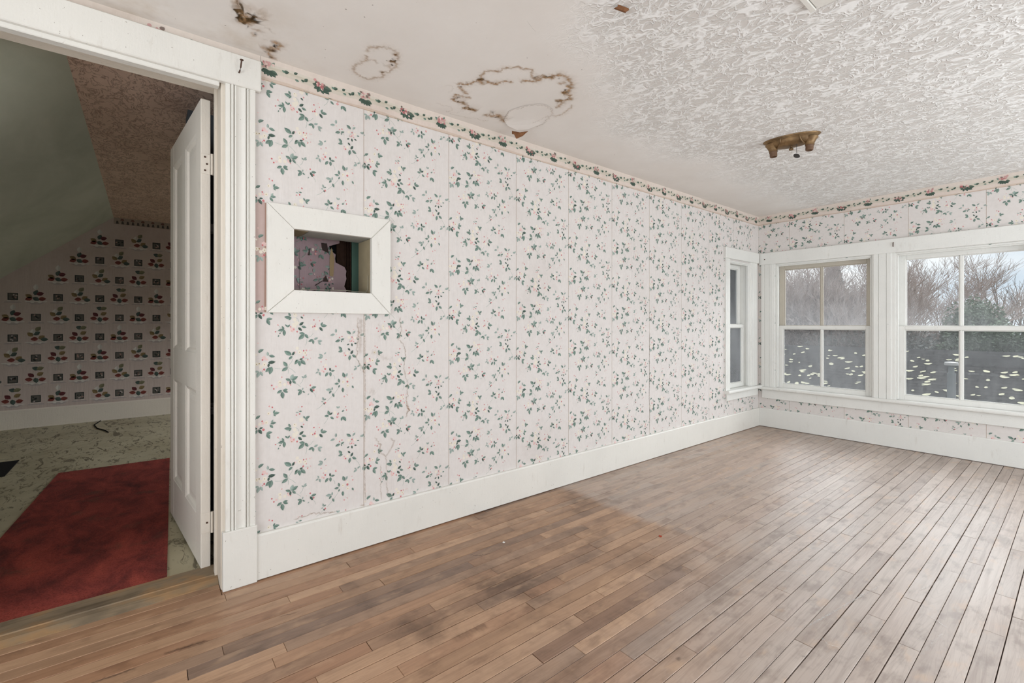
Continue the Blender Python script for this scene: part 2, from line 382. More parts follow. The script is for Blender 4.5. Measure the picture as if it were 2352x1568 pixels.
def m_ceiling():
    t = NT('swirled_ceiling_plaster'); p = t.pos()
    sx = t.n('SeparateXYZ'); t.l(p, sx.inputs[0])
    x, y = sx.outputs[0], sx.outputs[1]
    wob = t.math('MULTIPLY', t.math('SUBTRACT', t.noise(p, 2.5, 3), 0.5), 0.5)
    a = t.math('ADD', t.math('ADD', t.math('MULTIPLY', y, 0.67), x), 1.32 - 0.67 * 1.19)
    b = t.math('ADD', x, 2.12)
    m = t.step(t.math('ADD', t.math('MINIMUM', a, b), wob), -0.05, 0.42)
    # ridged web of troweled lines
    wv = t.n('VectorMath', operation='ADD')
    t.l(t.pos((1.0, 1.45, 1.0)), wv.inputs[0])
    nd = t.n('VectorMath', operation='SCALE'); t.l(t.noise(p, 9, 3, 0.55, 0, 'Color'), nd.inputs[0]); nd.inputs['Scale'].default_value = 0.10
    t.l(nd.outputs[0], wv.inputs[1])
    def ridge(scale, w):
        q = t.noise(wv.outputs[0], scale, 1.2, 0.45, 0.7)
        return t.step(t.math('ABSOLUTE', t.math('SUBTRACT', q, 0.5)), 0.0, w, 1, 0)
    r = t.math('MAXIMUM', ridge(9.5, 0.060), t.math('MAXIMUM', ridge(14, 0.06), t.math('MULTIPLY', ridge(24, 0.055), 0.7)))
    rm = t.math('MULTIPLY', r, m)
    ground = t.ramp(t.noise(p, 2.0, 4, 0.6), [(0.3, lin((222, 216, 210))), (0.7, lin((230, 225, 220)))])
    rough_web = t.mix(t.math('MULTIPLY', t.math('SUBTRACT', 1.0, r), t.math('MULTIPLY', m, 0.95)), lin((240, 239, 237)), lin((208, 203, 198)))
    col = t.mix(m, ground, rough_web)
    # old damp discolouration by the door corner
    dd = t.noise(p, 3.4, 5, 0.65)
    near = t.math('MULTIPLY', t.step(x, -1.75, -2.35), t.step(y, 1.0, 0.1))
    col = t.mix(t.math('MULTIPLY', t.math('MULTIPLY', t.step(dd, 0.42, 0.75), near), 0.55), col, lin((186, 168, 146)))
    # flecks
    fl = t.noise(p, 55, 1, 0.4)
    col = t.mix(t.step(fl, 0.80, 0.82, 0, 0.6), col, lin((120, 108, 98)))
    sm = t.noise(p, 5.0, 5, 0.6)
    nm = t.bump(sm, 0.18, 0.02)
    nm = t.bump(rm, 0.6, 0.005, nm)
    return t.done(col, 0.8, 0.12, nm)
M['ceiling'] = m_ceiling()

def m_planks():
    t = NT('worn_floor_boards')
    oi = t.n('ObjectInfo').outputs['Random']
    p = t.pos()
    sx = t.n('SeparateXYZ'); t.l(p, sx.inputs[0])
    x, y = sx.outputs[0], sx.outputs[1]
    cmb = t.n('CombineXYZ')
    t.l(t.math('MULTIPLY', oi, 37.0), cmb.inputs[0]); t.l(t.math('MULTIPLY', oi, 91.0), cmb.inputs[1]); t.l(t.math('MULTIPLY', oi, 13.0), cmb.inputs[2])
    off = cmb.outputs[0]
    warm = t.ramp(oi, [(0.0, lin((142, 110, 88))), (0.2, lin((182, 146, 116))), (0.4, lin((162, 122, 94))), (0.6, lin((188, 152, 122))), (0.8, lin((136, 112, 96))), (1.0, lin((174, 136, 104)))])
    pale = t.ramp(oi, [(0.0, lin((174, 160, 151))), (0.3, lin((192, 177, 167))), (0.55, lin((180, 168, 160))), (0.8, lin((198, 184, 174))), (1.0, lin((170, 156, 147)))])  # worn grey tones with window sheen put into the colour
    wob = t.math('MULTIPLY', t.math('SUBTRACT', t.noise(p, 7, 3), 0.5), 0.10)
    yy = t.math('ADD', y, wob)
    beyond = t.step(yy, 2.31, 2.43)                       # the floor past the old carpet edge is bleached
    right = t.step(t.math('ADD', t.math('ADD', x, t.math('MULTIPLY', t.math('SUBTRACT', y, 2.4), 0.32)), t.math('MULTIPLY', t.math('SUBTRACT', t.noise(p, 1.4, 4, 0.6), 0.5), 1.0)), -1.75, -0.70)  # paler to the right: real wear plus painted-in sheen
    inrug = t.math('MULTIPLY', t.step(yy, 0.68, 0.74), t.math('SUBTRACT', 1.0, beyond))
    f = t.math('MAXIMUM', t.math('MULTIPLY', beyond, 0.62), t.math('MULTIPLY', right, 0.92))
    col = t.mix(f, warm, pale)
    # grain along the board
    g = t.noise(t.pos((46, 1.9, 40), off), 1.0, 5, 0.62, 0.6)
    col = t.mix(t.step(g, 0.42, 0.70, 0, 0.26), col, lin((146, 122, 105)), 'MULTIPLY')
    ring = t.noise(t.pos((16, 1.1, 16), off), 1.0, 2, 0.4, 2.2)
    sn = t.math('SINE', t.math('MULTIPLY', ring, 46.0))
    col = t.mix(t.step(sn, 0.45, 0.95, 0, 0.11), col, lin((150, 130, 116)), 'MULTIPLY')
    # dirt blotches, heavier where the carpet lay
    d1 = t.noise(p, 2.6, 5, 0.62)
    dm = t.math('MULTIPLY', t.step(d1, 0.45, 0.70), t.math('MULTIPLY', t.math('ADD', 0.14, t.math('MULTIPLY', inrug, 0.5)), t.math('SUBTRACT', 1.0, t.math('MULTIPLY', right, 0.75))))
    col = t.mix(dm, col, lin((104, 88, 78)), 'MULTIPLY')
    d2 = t.noise(t.pos((1.6, 0.8, 1), off), 8.0, 4, 0.6)
    col = t.mix(t.step(d2, 0.50, 0.70, 0, 0.36), col, lin((132, 112, 98)), 'MULTIPLY')
    d3 = t.noise(t.pos((1.4, 0.6, 1), off), 11.0, 3, 0.55)
    col = t.mix(t.step(d3, 0.56, 0.72, 0, 0.30), col, lin((208, 172, 138)))
    # pale scuffs
    s1 = t.noise(t.pos((3, 9, 1)), 3.5, 4, 0.7)
    col = t.mix(t.math('MULTIPLY', t.step(s1, 0.63, 0.8), t.math('MULTIPLY', right, 0.5)), col, lin((208, 200, 194)))
    ro = t.math('ADD', t.math('MULTIPLY', d1, 0.22), 0.30)
    nm = t.bump(g, 0.12, 0.003)
    return t.done(col, ro, 0.5, nm)
M['plank'] = m_planks()

def m_threshold():
    t = NT('worn_threshold_wood')
    g = t.noise(t.pos((30, 2, 30)), 1.0, 5, 0.65, 0.7)
    b = t.noise(t.pos((4, 2.5, 4)), 1.6, 3, 0.6)
    col = t.ramp(b, [(0.32, lin((122, 107, 88))), (0.46, lin((142, 124, 101))), (0.56, lin((164, 130, 94))), (0.70, lin((134, 116, 93)))])
    col = t.mix(t.step(g, 0.45, 0.75, 0, 0.5), col, lin((120, 104, 88)), 'MULTIPLY')
    return t.done(col, 0.6, 0.3, t.bump(g, 0.3, 0.004))
M['threshold'] = m_threshold()

def m_rug():
    t = NT('worn_red_rug'); p = t.pos()
    b = t.noise(t.pos((1, 1.7, 1)), 3.6, 5, 0.68, 0.5)
    col = t.ramp(b, [(0.28, lin((92, 50, 48))), (0.5, lin((140, 66, 60))), (0.72, lin((176, 84, 72)))])
    f = t.noise(p, 160, 2, 0.6)
    col = t.mix(t.step(f, 0.4, 0.7, 0, 0.4), col, lin((120, 100, 96)), 'MULTIPLY')
    d = t.noise(p, 5.5, 4, 0.6)
    col = t.mix(t.step(d, 0.56, 0.72, 0, 0.45), col, lin((96, 74, 62)))
    return t.done(col, 0.9, 0.15, t.bump(f, 0.4, 0.004))
M['rug'] = m_rug()

def m_lino():
    t = NT('streaked_linoleum'); p = t.pos()
    s1 = t.noise(t.pos((4, 11, 4)), 1.2, 6, 0.75, 1.4)
    base = t.ramp(t.noise(p, 2.2, 4, 0.6), [(0.3, lin((164, 154, 126))), (0.7, lin((194, 185, 157)))])
    col = t.mix(t.step(s1, 0.52, 0.60, 0, 0.75), base, lin((78, 68, 52)))
    return t.done(col, 0.5, 0.4)
M['lino'] = m_lino()

def m_brass():
    t = NT('aged_brass'); p = t.pos()
    n = t.noise(p, 14, 5, 0.65)
    col = t.ramp(n, [(0.3, lin((92, 72, 48))), (0.52, lin((124, 98, 66))), (0.66, lin((146, 118, 82))), (0.8, lin((84, 84, 64)))])
    return t.done(col, t.math('ADD', t.math('MULTIPLY', n, 0.35), 0.28), 0.5, t.bump(n, 0.15, 0.003), 0.55)
M['brass'] = m_brass()
M['dark_metal'] = plain('dark_pull_disc', (62, 58, 56), 0.5, 0.5, 0.15, 120, 0.3)
M['socket'] = plain('brown_socket', (104, 78, 58), 0.45, 0.4, 0.12, 60)

def m_stain(name, rgb):
    t = NT(name)
    a = t.n('Attribute', attribute_name='Col').outputs['Color']
    sx = t.n('SeparateColor'); t.l(a, sx.inputs[0])
    p = t.pos()
    n = t.noise(p, 60, 4, 0.7)
    fac = t.math('MULTIPLY', sx.outputs[0], t.step(n, 0.25, 0.62, 0.35, 1.0), clamp=True)
    tr = t.n('BsdfTransparent'); df = t.n('BsdfDiffuse')
    df.inputs['Color'].default_value = lin(rgb) + (1,)
    mx = t.n('MixShader'); t.l(fac, mx.inputs[0]); t.l(tr.outputs[0], mx.inputs[1]); t.l(df.outputs[0], mx.inputs[2])
    t.l(mx.outputs[0], t.out.inputs['Surface'])
    return t.m
M['stain'] = m_stain('brown_water_stain', (180, 144, 104))
M['wallstain'] = m_stain('tan_wall_stain', (150, 112, 76))
M['scratch'] = m_stain('white_scratch', (226, 222, 218))
M['ink'] = m_stain('dark_floor_mark', (48, 42, 42))

def m_glass():
    t = NT('dirty_window_glass'); p = t.pos()
    sx = t.n('SeparateXYZ'); t.l(p, sx.inputs[0])
    n = t.noise(t.pos((9, 9, 1.6)), 2.6, 5, 0.65)
    n2 = t.noise(p, 3.0, 3, 0.5)
    low = t.step(sx.outputs[2], 1.55, 1.16, 0.0, 0.11)         # grime gathers above the meeting rail
    haze = t.math('ADD', t.math('MULTIPLY', t.step(n, 0.40, 0.85), 0.045), t.math('MULTIPLY', t.math('MULTIPLY', low, n2), 0.9), clamp=True)
    haze = t.math('ADD', haze, t.step(sx.outputs[0], -1.2, -1.5, 0.006, 0.05))
    tr = t.n('BsdfTransparent'); tr.inputs['Color'].default_value = (0.96, 0.97, 0.97, 1)
    gl = t.n('BsdfGlossy'); gl.inputs['Roughness'].default_value = 0.03
    df = t.n('BsdfDiffuse'); df.inputs['Color'].default_value = (0.78, 0.78, 0.79, 1)
    tl = t.n('BsdfTranslucent'); tl.inputs['Color'].default_value = (0.78, 0.78, 0.79, 1)
    dt = t.n('MixShader'); dt.inputs[0].default_value = 0.6; t.l(df.outputs[0], dt.inputs[1]); t.l(tl.outputs[0], dt.inputs[2])
    fr = t.n('Fresnel'); fr.inputs['IOR'].default_value = 1.12
    m1 = t.n('MixShader'); t.l(fr.outputs[0], m1.inputs[0]); t.l(tr.outputs[0], m1.inputs[1]); t.l(gl.outputs[0], m1.inputs[2])
    m2 = t.n('MixShader'); t.l(haze, m2.inputs[0]); t.l(m1.outputs[0], m2.inputs[1]); t.l(dt.outputs[0], m2.inputs[2])
    t.l(m2.outputs[0], t.out.inputs['Surface'])
    return t.m
M['glass'] = m_glass()

def m_screen():
    t = NT('fine_insect_screen')
    w = t.n('TexWave', wave_type='BANDS', bands_direction='Z'); t.l(t.pos(), w.inputs['Vector'])
    w.inputs['Scale'].default_value = 42.0
    f = t.math('ADD', t.math('MULTIPLY', w.outputs['Fac'], 0.08), 0.20)
    tr = t.n('BsdfTransparent'); df = t.n('BsdfDiffuse'); df.inputs['Color'].default_value = (0.03, 0.03, 0.03, 1)
    mx = t.n('MixShader'); t.l(f, mx.inputs[0]); t.l(tr.outputs[0], mx.inputs[1]); t.l(df.outputs[0], mx.inputs[2])
    t.l(mx.outputs[0], t.out.inputs['Surface'])
    return t.m
M['screen'] = m_screen()

def m_shingles():
    t = NT('grey_shingles')
    b = t.n('TexBrick')
    t.l(t.pos((1, 1, 1), obj=True), b.inputs['Vector'])
    b.inputs['Scale'].default_value = 1.0
    b.inputs['Brick Width'].default_value = 0.30; b.inputs['Row Height'].default_value = 0.13
    b.inputs['Mortar Size'].default_value = 0.012
    b.inputs['Color1'].default_value = (0.052, 0.050, 0.049, 1); b.inputs['Color2'].default_value = (0.038, 0.037, 0.036, 1)
    b.inputs['Mortar'].default_value = (0.010, 0.010, 0.010, 1)
    n = t.noise(t.pos(), 1.3, 4, 0.6)
    col = t.mix(t.step(n, 0.3, 0.7, 0, 0.4), b.outputs['Color'], (0.6, 0.58, 0.56), 'MULTIPLY')
    return t.done(col, 0.9, 0.15)
M['shingle'] = m_shingles()
M['leaf_y'] = plain('yellow_fallen_leaf', (226, 221, 190), 0.8, 0.2, 0.2, 4)
M['bark'] = plain('grey_bark', (122, 113, 108), 0.9, 0.1, 0.25, 6)
M['twig'] = plain('pale_twigs', (168, 156, 150), 0.9, 0.1, 0.2, 3)
M['evergreen'] = plain('evergreen_leaves', (118, 130, 112), 0.8, 0.2, 0.35, 3)
M['spruce'] = plain('grey_green_needles', (150, 152, 148), 0.9, 0.1, 0.25, 3)
M['grass'] = plain('dull_grass', (132, 126, 112), 0.95, 0.05, 0.2, 0.6)
M['zinc'] = plain('galvanised_pipe', (150, 156, 158), 0.45, 0.5, 0.1, 14)
M['caps'] = plain('white_cap', (216, 216, 214), 0.5, 0.4, 0.05, 14)

# ------------------------------------------------------------------ room shell
def cells(us, zs, holes):
    us = sorted(set(us)); zs = sorted(set(zs))
    for i in range(len(us) - 1):
        for j in range(len(zs) - 1):
            cu, cz = (us[i] + us[i + 1]) / 2, (zs[j] + zs[j + 1]) / 2
            if any(h[0] < cu < h[1] and h[2] < cz < h[3] for h in holes): continue
            yield us[i], us[i + 1], zs[j], zs[j + 1]
def wall(name, axis, c0, c1, u0, u1, z0, z1, holes, mat):
    mb = MB()
    us = [u0, u1] + [h[0] for h in holes] + [h[1] for h in holes]
    zs = [z0, z1] + [h[2] for h in holes] + [h[3] for h in holes]
    for a, b, c, d in cells(us, zs, holes):
        if axis == 'x': mb.box(c0, c1, a, b, c, d)
        else: mb.box(a, b, c0, c1, c, d)
    return struct(mb.build(name, mat))

DOOR = (-0.70, 0.285, -0.1, 2.31)
NICHE = (0.552, 0.961, 1.340, 1.658)
NWIN = (4.905, 5.405, 0.462, 1.875)
WIN1 = (-2.235, -1.325, 0.448, 1.868)
WIN2 = (-1.165, -0.235, 0.448, 1.868)
wall_left = wall('wall_left', 'x', WX - 0.20, WX, -1.9, WY + 0.2, -0.1, 2.56, [DOOR, NICHE, NWIN], M['wallbase'])
wall_right = wall('wall_right', 'y', WY, WY + 0.16, WX, 2.06, -0.1, H + 0.1, [WIN1, WIN2], M['wallbase'])
wall_side = wall('wall_side', 'x', 1.9, 2.06, -1.9, WY, -0.1, H + 0.1, [(-0.65, 2.15, 0.35, 2.25), (2.45, 5.25, 0.35, 2.25)], M['wallbase'])  # both openings are made up to let the side fill in
wall_rear = wall('wall_rear', 'y', -1.9, -1.7, WX, 1.9, -0.1, H + 0.1, [(-1.85, 1.15, 0.35, 2.25)], M['wallbase'])  # opening added in this unseen wall for the rear fill
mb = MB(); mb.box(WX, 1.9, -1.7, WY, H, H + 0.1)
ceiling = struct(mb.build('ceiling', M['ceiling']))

# floor: joists and under-boards, then every board a piece of its own
mb = MB(); mb.box(WX - 0.24, 1.9, -1.7, WY, -0.12, -0.0195)
floor = struct(mb.build('floor', M['under']))
PITCH = 0.0622
rng = random.Random(11)
JR = {}
for jx, jy in JOINTS:
    JR.setdefault(int(math.floor((-0.1963 - jx) / PITCH)), []).append(jy)
rest = MB(); shown = []
def plank_mb(mb, x0, x1, y0, y1, dz):
    b = 0.0012
    A = [(x0, y0, -0.019), (x1, y0, -0.019), (x1, y1, -0.019), (x0, y1, -0.019)]
    Bm = [(x0, y0, dz - b), (x1, y0, dz - b), (x1, y1, dz - b), (x0, y1, dz - b)]
    T = [(x0 + b, y0 + b, dz), (x1 - b, y0 + b, dz), (x1 - b, y1 - b, dz), (x0 + b, y1 - b, dz)]
    for i in range(4):
        j = (i + 1) % 4
        mb.poly([A[i], A[j], Bm[j], Bm[i]]); mb.poly([Bm[i], Bm[j], T[j], T[i]])
    mb.poly(T)
def in_view(x, y):
    dep = -0.7817 * x + 0.6236 * y
    if dep < 0.3: return False
    u = 1176 + 1057 * (0.6236 * x + 0.7817 * y) / dep
    return -40 < u < 2390 and 743 + 1057 * CZ / dep < 1620
for k in range(-34, 37):
    xr = -0.1963 - k * PITCH; xl = xr - PITCH
    gap = rng.choice([0.0014, 0.0018, 0.0022, 0.0028, 0.0034]) if k < 18 else rng.choice([0.0014, 0.002, 0.0028])
    xl2 = xl + gap
    
    if xr <= WX:
        m1 = MB(); plank_mb(m1, -2.477, xr, -0.698, 0.264, 0.0); m1.build('floor_board', M['plank'], floor)
        continue
    js = sorted(JR.get(k, []))
    pts = [-1.7]; y = -1.7 + rng.uniform(0.3, 1.2)
    cand = []
    while y < WY - 0.25:
        cand.append(y); y += rng.choice([0.45, 0.7, 0.95, 1.15, 1.4]) + rng.uniform(-0.1, 0.25)
    if js:
        cand = [c for c in cand if all(abs(c - j) > 0.45 for j in js) and not (js[0] - 0.9 < c < js[-1])] + js
    pts = [-1.7] + sorted(cand) + [WY]
    for a, b in zip(pts[:-1], pts[1:]):
        if b - a < 0.03: continue
        dz = rng.uniform(-0.0007, 0.0006)
        y1 = b - rng.choice([0.0010, 0.0022])
        vis = any(in_view((xl2 + xr) / 2, a + (b - a) * q / 8) for q in range(9))
        if vis:
            m1 = MB(); plank_mb(m1, xl2, xr, a, y1, dz)
            shown.append(m1.build('floor_board', M['plank'], floor))
        else:
            plank_mb(rest, xl2, xr, a, y1, dz)
print('boards', len(shown))
tag(rest.build('boards_out_of_view', M['plank'], floor), kind='stuff')

# ------------------------------------------------------------------ flat print: flowers on paper
G_D = [lin((82, 101, 92)), lin((68, 87, 79))]
G_M = [lin((124, 145, 135)), lin((102, 125, 115))]
G_L = [lin((160, 174, 167)), lin((144, 160, 153))]
PC = [lin((228, 220, 206)), lin((226, 196, 192)), lin((212, 146, 147)), lin((194, 98, 104)), lin((150, 128, 74))]
STEMC = lin((168, 180, 172))
tile_l = [tuple(map(int, q.split(','))) for q in LEAVES.split()]
tile_p = [tuple(map(int, q.split(','))) for q in PETALS.split()]
tile_s = [tuple(map(int, q.split(','))) for q in STEMS.split()]
REP = 0.537
def leaf_pts(b, t, w):
    dx, dz = t[0] - b[0], t[1] - b[1]
    L = math.hypot(dx, dz); nx, nz_ = -dz / L, dx / L
    P = lambda f, s_: (b[0] + dx * f + nx * s_ * w * L, b[1] + dz * f + nz_ * s_ * w * L)
    return ([b, P(0.22, 0.75), P(0.5, 1.0), P(0.78, 0.62), t], [b, t, P(0.78, -0.62), P(0.5, -1.0), P(0.22, -0.75)])
def print_tile(mb, S3, u0, u1, z0, z1, drop, fade=1.0, holes=(), seed=0, zbase=0.2, tint=None):
    """draw the flower repeat; S3(u, z, h) gives the 3D point h metres proud of the wall"""
    rg = random.Random(seed)
    def cl(p): return (min(max(p[0], u0), u1), min(max(p[1], z0), z1))
    def ok(c): return u0 < c[0] < u1 and z0 - 0.01 < c[1] < z1 + 0.01 and not any(h[0] < c[0] < h[1] and h[2] < c[1] < h[3] for h in holes)
    def tc_(c):
        return tuple(a * b for a, b in zip(c, tint)) if tint else c
    k0 = int(math.floor((z0 - zbase - drop) / REP)) - 3; k1 = int(math.ceil((z1 - zbase - drop) / REP)) + 1
    for k in range(k0, k1 + 1):
        dz = zbase + drop + k * REP
        for a, b, c, d in tile_s:
            A = (u0 + a / 1000, dz + b / 1000); B = (u0 + c / 1000, dz + d / 1000)
            if not (ok(A) and ok(B)): continue
            L = math.hypot(B[0] - A[0], B[1] - A[1]) or 1
            nx, nz_ = -(B[1] - A[1]) / L * 0.0008, (B[0] - A[0]) / L * 0.0008
            mid = ((A[0] + B[0]) / 2 + nx * 4, (A[1] + B[1]) / 2 + nz_ * 4)
            for P, Q in ((A, mid), (mid, B)):
                mb.poly([S3(P[0] - nx, P[1] - nz_, 0.0012), S3(Q[0] - nx, Q[1] - nz_, 0.0012), S3(Q[0] + nx, Q[1] + nz_, 0.0012), S3(P[0] + nx, P[1] + nz_, 0.0012)], tc_(STEMC))
        for pi_, (x, z, r, ty) in enumerate(tile_p):
            c = (u0 + x / 1000, dz + z / 1000)
            if not ok(c): continue
            R_ = r / 1000.0 * (0.82 if ty in (2, 3) else 1.0)
            h = 0.0013 + 0.0001 * ty + 0.000006 * (pi_ % 14)
            ph = rg.uniform(0, 6.3)
            n = 10 if ty < 2 else 7
            pts = []
            for i in range(n):
                t = ph + 2 * math.pi * i / n
                rr = R_ * ((1.0 if i % 2 else 0.72) if ty < 2 else rg.uniform(0.75, 1.05))
                pts.append(cl((c[0] + rr * math.cos(t), c[1] + rr * math.sin(t) * 1.1)))
            mb.poly([S3(p[0], p[1], h) for p in pts], tc_(PC[ty]))
            if ty == 3 or ty == 2:
                pts = [cl((c[0] + R_ * 0.25 + R_ * 0.45 * math.cos(ph + i), c[1] + R_ * 0.25 + R_ * 0.45 * math.sin(ph + i))) for i in range(6)]
                mb.poly([S3(p[0], p[1], h + 0.00005) for p in pts], tc_(PC[ty - 1]))
        for li, (a, b, c, d, sh) in enumerate(tile_l):
            hl = 0.0018 + 0.000008 * (li % 60)
            A = (u0 + a / 1000, dz + b / 1000); B = (u0 + c / 1000, dz + d / 1000)
            m_ = ((A[0] + B[0]) / 2, (A[1] + B[1]) / 2)
            if not ok(m_): continue
            g = (G_L, G_M, G_D)[sh]
            v = rg.uniform(0.9, 1.08)
            h1, h2 = leaf_pts(A, B, 0.26)
            mb.poly([S3(*cl(p), hl) for p in h1], tc_(tuple(q * v for q in g[0])))
            mb.poly([S3(*cl(p), hl) for p in h2], tc_(tuple(q * v for q in g[1])))
PAPER = lin((218, 212, 208))
def paper_strip(parent, S3, u0, u1, z0, z1, drop, holes, seed):
    mb = MB()
    us = [u0, u1] + [h[i] for h in holes for i in (0, 1) if u0 < h[i] < u1]
    zs = [z0, z1] + [h[i] for h in holes for i in (2, 3) if z0 < h[i] < z1]
    for a, b, c, d in cells(us, zs, holes):
        mb.poly([S3(a, c, 0.001), S3(b, c, 0.001), S3(b, d, 0.001), S3(a, d, 0.001)], PAPER)
    if holes and holes[0] is NICHE and u0 < 0.45:      # darker pink strip between casing and frame, browner at its right edge
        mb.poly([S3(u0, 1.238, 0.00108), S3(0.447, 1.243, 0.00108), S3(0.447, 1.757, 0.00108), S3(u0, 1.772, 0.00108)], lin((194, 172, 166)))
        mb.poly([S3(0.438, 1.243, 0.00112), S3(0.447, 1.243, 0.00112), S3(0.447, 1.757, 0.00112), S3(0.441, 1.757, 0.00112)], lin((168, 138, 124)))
    print_tile(mb, S3, u0, u1, z0, z1, drop, holes=holes, seed=seed)
    # the lapped edge of the sheet stands proud of the one beneath
    g = lin((164, 143, 124))
    cut = [h for h in holes if h[0] - 0.01 < u0 < h[1] + 0.01]
    for a_, b_ in ([(z0, cut[0][2] - 0.02), (cut[0][3] + 0.02, z1)] if cut else [(z0, z1)]):
        mb.poly([S3(u0, a_, 0.0012), S3(u0 + 0.0024, a_, 0.0012), S3(u0 + 0.0024, b_, 0.0012), S3(u0, b_, 0.0012)], g)
    return mb.build('wallpaper_strip', M['paper'], parent)
SL = lambda u, z, h: (WX + h, u, z)
SR = lambda u, z, h: (u, WY - h, z)
seams = [0.397, 0.913, 1.436, 1.961, 2.462, 2.963, 3.473, 3.985, 4.497, 5.009, WY]
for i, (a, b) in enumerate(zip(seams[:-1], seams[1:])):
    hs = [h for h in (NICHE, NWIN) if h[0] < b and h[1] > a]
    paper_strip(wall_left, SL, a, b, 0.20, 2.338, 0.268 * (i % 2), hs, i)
xs = [WX, -2.085, -1.572, -1.06, -0.548, -0.03, 0.5]
for i, (a, b) in enumerate(zip(xs[:-1], xs[1:])):
    hs = [h for h in (WIN1, WIN2) if h[0] < b and h[1] > a]
    paper_strip(wall_right, SR, a, b, 0.20, 2.338, 0.268 * ((i + 1) % 2), hs, 40 + i)

def border(parent, S3, u0, u1, first, seed):
    rg = random.Random(seed)
    mb = MB(); z0, z1 = 2.334, H; hn = [0.0]
    bands = [(0, 0.10, (206, 188, 174)), (0.10, 0.36, (216, 202, 192)), (0.36, 0.52, (206, 197, 184)), (0.52, 0.62, (198, 190, 174)), (0.62, 0.74, (210, 202, 190)), (0.74, 1, (217, 205, 195))]
    n = max(2, int((u1 - u0) / 0.12))
    for i in range(n):
        a = u0 + (u1 - u0) * i / n; b = u0 + (u1 - u0) * (i + 1) / n
        for f0, f1, c in bands:
            wv = lambda u, f: 0.0 if f in (0, 1) else 0.05 * math.sin(u * 13.5 + 1)
            za0, za1 = z0 + (z1 - z0) * (f0 + wv(a, f0)), z0 + (z1 - z0) * (f1 + wv(a, f1))
            zb0, zb1 = z0 + (z1 - z0) * (f0 + wv(b, f0)), z0 + (z1 - z0) * (f1 + wv(b, f1))
            mb.poly([S3(a, za0, 0.0019), S3(b, zb0, 0.0019), S3(b, zb1, 0.0019), S3(a, za1, 0.0019)], lin(c))
    def cl(p): return (min(max(p[0], u0), u1), min(max(p[1], z0), z1 - 0.001))
    def lf(bx, bz, ang, L, g, w=0.3):
        A = (bx, bz); B = (bx + L * math.cos(ang), bz + L * math.sin(ang))
        if not (u0 < (A[0] + B[0]) / 2 < u1): return
        h1, h2 = leaf_pts(A, B, w); hn[0] += 0.00001; hb = 0.0022 + hn[0] % 0.0006
        mb.poly([S3(*cl(p), hb) for p in h1], g[0]); mb.poly([S3(*cl(p), hb) for p in h2], g[1])
    def dot(x, z, r, c, h):
        if not (u0 + r < x < u1 - r): return
        mb.poly([S3(*cl((x + r * math.cos(t * 0.785) * rg.uniform(0.8, 1.1), z + r * math.sin(t * 0.785) * rg.uniform(0.8, 1.1))), h) for t in range(8)], c)
    DG = [lin((84, 102, 90)), lin((66, 84, 74))]; MG = [lin((120, 142, 130)), lin((96, 122, 108))]
    k = 0; u = first
    while u < u1 + 0.15:
        dn = -0.006 * (k % 2)
        zc = z0 + 0.058 + dn
        if k % 2 == 0:
            for a_, L in ((-2.7, 0.034), (-2.2, 0.032), (-1.75, 0.03), (-1.3, 0.032), (-0.85, 0.036), (-0.4, 0.034)):
                lf(u + 0.006 * math.cos(a_), zc - 0.006, a_, L, DG)
            lf(u - 0.02, zc + 0.008, 2.6, 0.026, MG); lf(u + 0.012, zc + 0.02, 1.0, 0.02, MG)
            for q in range(16):
                dot(u + rg.uniform(-0.026, 0.022), zc + rg.uniform(-0.006, 0.03), rg.uniform(0.004, 0.009), rg.choice([lin((200, 158, 154)), lin((178, 118, 118)), lin((222, 196, 188)), lin((128, 112, 104)), lin((200, 158, 154))]), 0.00285 + 0.00002 * q)
        else:
            for a_, L in ((-2.5, 0.03), (-1.9, 0.034), (-1.2, 0.036), (-0.6, 0.046), (-0.1, 0.05), (2.3, 0.03), (3.0, 0.03)):
                lf(u + 0.008 * math.cos(a_), zc - 0.004, a_, L, DG)
            for q in range(18):
                t = rg.uniform(-1, 1)
                dot(u + t * 0.03, zc - t * 0.012 + rg.uniform(-0.012, 0.016), rg.uniform(0.004, 0.009), rg.choice([lin((206, 152, 150)), lin((172, 106, 108)), lin((220, 190, 182)), lin((124, 110, 102))]), 0.00285 + 0.00002 * q)
        lf(u + 0.062, zc + 0.006, 0.25, 0.026, DG, 0.34); lf(u + 0.07, zc + 0.004, 2.6, 0.018, MG); lf(u + 0.108, zc + 0.012, 0.5, 0.02, DG, 0.34)
        lf(u - 0.075, zc - 0.004, 0.9, 0.024, DG, 0.34); lf(u - 0.075, zc - 0.006, 2.7, 0.018, DG, 0.34); lf(u - 0.10, zc - 0.012, 2.9, 0.02, MG)
        u += 0.2315; k += 1
    # peeling lower edge line
    mb.poly([S3(u0, z0 - 0.002, 0.0021), S3(u1, z0 - 0.002, 0.0021), S3(u1, z0 + 0.002, 0.0021), S3(u0, z0 + 0.002, 0.0021)], lin((190, 168, 150)))
    return mb.build('wallpaper_border', M['border'], parent)
border(wall_left, SL, 0.424, WY, 0.459, 3)
border(wall_left, SL, -1.7, 0.422, -1.35, 4)
border(wall_right, SR, WX, 1.9, WX + 0.12, 5)

